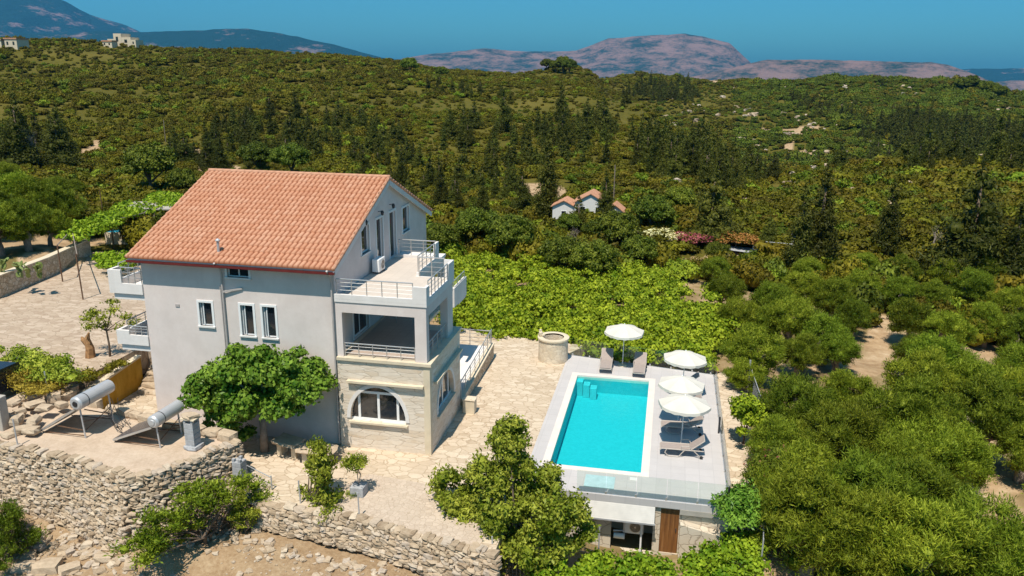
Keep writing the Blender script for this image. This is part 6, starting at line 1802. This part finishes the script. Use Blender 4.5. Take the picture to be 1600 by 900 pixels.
# ------------------------------------------------------------------ beyond the vineyard: flowering bushes, lane, ruined house
def flower_bush(u, v, s, mat, label, seed):
    rg = np.random.default_rng(seed); cl = dome_clumps(rg, 26, 1.9, 1.2, 1.0, .55, .85, fill=.4)
    V, Fq = crown_mesh(rg, cl, 2600, .22, .14, core=.6)
    t = make_tree('flowering_bush', 'bush', V, Fq, 'shrub', cl, .6, .05, 'bark', 3, rg=rg, trunk_n=2)
    V, Fq = leaf_cloud(rg, cl, 2600, .20, .16, shell=(1.0, 1.2)); quadmesh('blossom', V, Fq, M[mat], t)
    x, y, z = hit(u, v, lift=.8*s); t.location = (x, y, z); t.scale = (s*1.3, s, s*.75); t['label'] = label
flower_bush(1028, 370, 1.0, 'whiteflower', 'cream flowering bush at the left end of the flower hedge', 1)
flower_bush(1050, 373, .85, 'whiteflower', 'cream and pink flowering bush second in the flower hedge', 2)
flower_bush(1082, 375, .9, 'pinkflower', 'crimson flowering bush beside the blue-green fir', 3)
flower_bush(1150, 377, 1.1, 'orangeflower', 'big orange and red flowering bush right of the blue-green fir', 4)
flower_bush(1098, 370, .6, 'pinkflower', 'small deep pink flowering bush just left of the fir trunk', 5)
def strip(name, uv, w, mat, label=None, lift=.15):
    P = [np.array(hit(u, v)) for u, v in uv]; b = MB(); V = []
    for i, q in enumerate(P):
        d = P[min(i+1, len(P)-1)]-P[max(i-1, 0)]; n = np.array([d[1], -d[0], 0]); n /= np.linalg.norm(n)
        for s_ in (-1, 1):
            e = q+n*s_*w/2; V.append((e[0], e[1], q[2]+lift))
    b.add(V, [(2*i, 2*i+1, 2*i+3, 2*i+2) for i in range(len(P)-1)])
    return b.build(name, M[mat])
tag(strip('road', [(1120, 390), (1138, 392), (1160, 396), (1190, 399)], 2.4, 'cinder', lift=.35), kind='structure')
x, y, z = hit(1180, 398); tag(MB().box(x-.3, x+1.2, y, y+.3, z, z+.9).build('low_wall', M['white'], bevel=.02), 'short white wall at the end of the lane beyond the vineyard', 'wall')
x, y, z = hit(1237, 402); wp = thing('gate_post', 'white gate post with a wire fence beside the dark cypresses', 'post', (x, y, z))
MB().box(x-.18, x+.18, y-.18, y+.18, z, z+2.2).build('shaft', M['white'], wp); MB().box(x-.24, x+.24, y-.24, y+.24, z+2.2, z+2.3).build('cap', M['white'], wp)
q = np.array(hit(1195, 398)); mesh_fence('roadside_fence', 'thin wire fence running left from the white gate post', [tuple(q), (x, y, z)], 1.3)
# ruined white house
x, y, z = hit(925, 352); z += .5
rh = thing('white_house', 'half-hidden white house with an orange tiled roof among the trees beyond the vineyard', 'house', (x, y, z))
def gable(x0, x1, y0, y1, z0, ze, zr, axis='y'):
    b = MB(); ym = (y0+y1)/2; xm = (x0+x1)/2
    b.box(x0, x1, y0, y1, z0, ze)
    if axis == 'y': b.add([(x0, y0, ze), (x1, y0, ze), (xm, y0, zr-.1), (x0, y1, ze), (x1, y1, ze), (xm, y1, zr-.1)], [(0, 1, 2), (3, 5, 4), (0, 2, 5, 3), (1, 4, 5, 2)])
    b.build('wall', M['white'], rh)
    r = MB(); e = .35
    for sx, xe in ((-1, x0-e), (1, x1+e)):
        zz = ze-(zr-ze)*e/((x1-x0)/2)
        r.add([(xe, y0-e, zz), (xe, y1+e, zz), (xm, y1+e, zr), (xm, y0-e, zr), (xe, y0-e, zz+.15), (xe, y1+e, zz+.15), (xm, y1+e, zr+.15), (xm, y0-e, zr+.15)],
              [(0, 1, 2, 3), (4, 5, 6, 7), (0, 3, 7, 4), (1, 2, 6, 5), (0, 1, 5, 4)])
    r.build('roof', M['tilesplain'], rh)
M['tilesplain'] = plain('weathered_roof_tiles', (0.48, 0.24, 0.14), .9, var=.3, scale=2)
gable(x-3.5, x+2.6, y, y+6, z, z+4.2, z+6.0)
gable(x+2.61, x+6.0, y+.5, y+5, z-.5, z+2.4, z+3.8)
gable(x-8.0, x-3.52, y+1, y+6, z, z+3.0, z+4.2)
for xx, zz, w_, h_ in ((x-2.4, z+2.0, .9, 1.3), (x+.6, z+2.0, .9, 1.3), (x-.5, z+.0, 1.0, 1.6), (x-6.2, z+1.0, .9, 1.0)):
    yy = y if xx > x-3.5 else y+1
    f_ = MB().box(xx-.1, xx+w_+.1, yy-.05, yy+.02, zz-.1, zz+h_+.1).build('window', M['whiteframe'], rh); MB().box(xx, xx+w_, yy-.07, yy-.055, zz, zz+h_).build('pane', M['pane'], f_)
MB().box(x-4.2, x+2.0, y-3.0, y-.02, z-.8, z+.35).build('porch', M['tilesplain'], rh)
tag(MB().tube([(x+2, y+7, z), (x+2, y+7, z+6)], .07, 6).build('utility_pole', M['greywood']), 'thin pole rising behind the ruined white house', 'pole')
rh.scale = (.62, .62, .58); rh.location.z -= .2
# buildings on the skyline
def far_house(u, v, boxes, label, mat='cream', roofm=None):
    x, y, z = hit(u, v, rmax=1100); t = thing('hilltop_house', label, 'house', (x, y, z)); b = MB()
    for (x0, x1, d_, h) in boxes: b.box(x+x0, x+x1, y, y+d_, z-2, z+h)
    b.build('wall', M[mat], t)
    if roofm:
        for (x0, x1, d_, h) in boxes: MB().prism([(x+x0-.3, y-.3), (x+x1+.3, y-.3), (x+x1+.3, y+d_+.3), (x+x0-.3, y+d_+.3)], z+h, z+h+.7).build('roof', M[roofm], t)
    for (x0, x1, d_, h) in boxes:
        n = max(1, int((x1-x0)/3))
        for k in range(n): MB().box(x+x0+(k+.3)*(x1-x0)/n, x+x0+(k+.6)*(x1-x0)/n, y-.06, y-.01, z+h*.4, z+h*.75).build('window', M['pane'], t)
far_house(186, 73, [(-7, -3, 8, 4), (-3, 2, 9, 7), (2.05, 8, 8, 5), (8.05, 11, 7, 3.5)], 'cream flat-roofed hilltop house on the left skyline')
far_house(132, 65, [(-4, 3, 7, 3)], 'small hilltop house with a red roof left of the cream one', 'white', 'tilesplain')
far_house(14, 76, [(-9, -4, 6, 4), (-2, 5, 8, 4.5)], 'pale hilltop house at the far left edge of the skyline', 'cream', 'tilesplain')
far_house(168, 74, [(-3, 3, 5, 3)], 'small red-roofed shed beside the cream hilltop house', 'cream', 'tilesplain')
# rock outcrops and town specks: individual pale outcrops on the far right slope
rg = np.random.default_rng(66)
b = MB()
for k in range(320):
    u = rg.uniform(1040, 1590); v = rg.uniform(118, 262) if rg.uniform() < .75 else rg.uniform(262, 330)
    x, y, z = hit(u, v, rmax=1000); s = rg.uniform(.5, 1.5)*(1 if v < 262 else .5)
    b.rock((x, y, z+.5), (s*rg.uniform(.8, 1.8), s, s*rg.uniform(.5, 1)), rg, .3)
tag(b.build('rock_outcrop', M['palerock'] if 'palerock' in M else M['fieldstone']), 'pale limestone rocks breaking through the scrub on the far right slope', 'rocks', kind='stuff')
tag(MB().tube([hit(259, 222, ), np.array(hit(259, 222))+(0, 0, 5)], .08, 6).build('street_lamp_pole', M['greywood']), 'thin pale pole among trees above the left end of the roof', 'pole')

# dry weeds at the foot of the walls and in the yard
rg = np.random.default_rng(88); cl = []
for (u, v, n, s) in [(150, 765, 5, .28), (170, 790, 5, .25), (215, 815, 4, .22), (100, 815, 3, .2), (350, 830, 4, .2), (395, 808, 3, .16), (30, 800, 3, .25), (470, 845, 4, .18), (580, 862, 3, .18), (640, 880, 4, .2), (240, 860, 4, .18), (130, 850, 3, .15), (420, 880, 4, .2), (700, 890, 3, .2)]:
    for _ in range(n):
        q = hit(u+rg.uniform(-16, 16), v+rg.uniform(-9, 9)); c_ = s*rg.uniform(.6, 1.2); cl.append((q[0], q[1], q[2]+c_*.6, c_, c_, c_))
V, Fq = leaf_cloud(rg, cl, 4200, .16, .018, grow=1.2, shell=(.2, 1.3))
tag(quadmesh('dry_weeds', V, Fq, M['dry']), 'dry brown weeds along the foot of the stone walls', 'weeds', kind='stuff')
# ------------------------------------------------------------------ haze
def haze():
    m, nt, out = new_mat('haze_air')
    v = nt.nodes.new('ShaderNodeVolumePrincipled')
    v.inputs['Color'].default_value = (0.10, 0.50, 1.0, 1)
    v.inputs['Density'].default_value = 0.00003
    v.inputs['Anisotropy'].default_value = 0.0
    nt.links.new(v.outputs[0], out.inputs['Volume'])
    o = MB().box(-18000, 14000, -200, 22000, -400, 2600).build('haze', m)
    tag(o, kind='stuff', label='thin blue air haze softening the distant mountains', cat='haze')
haze()
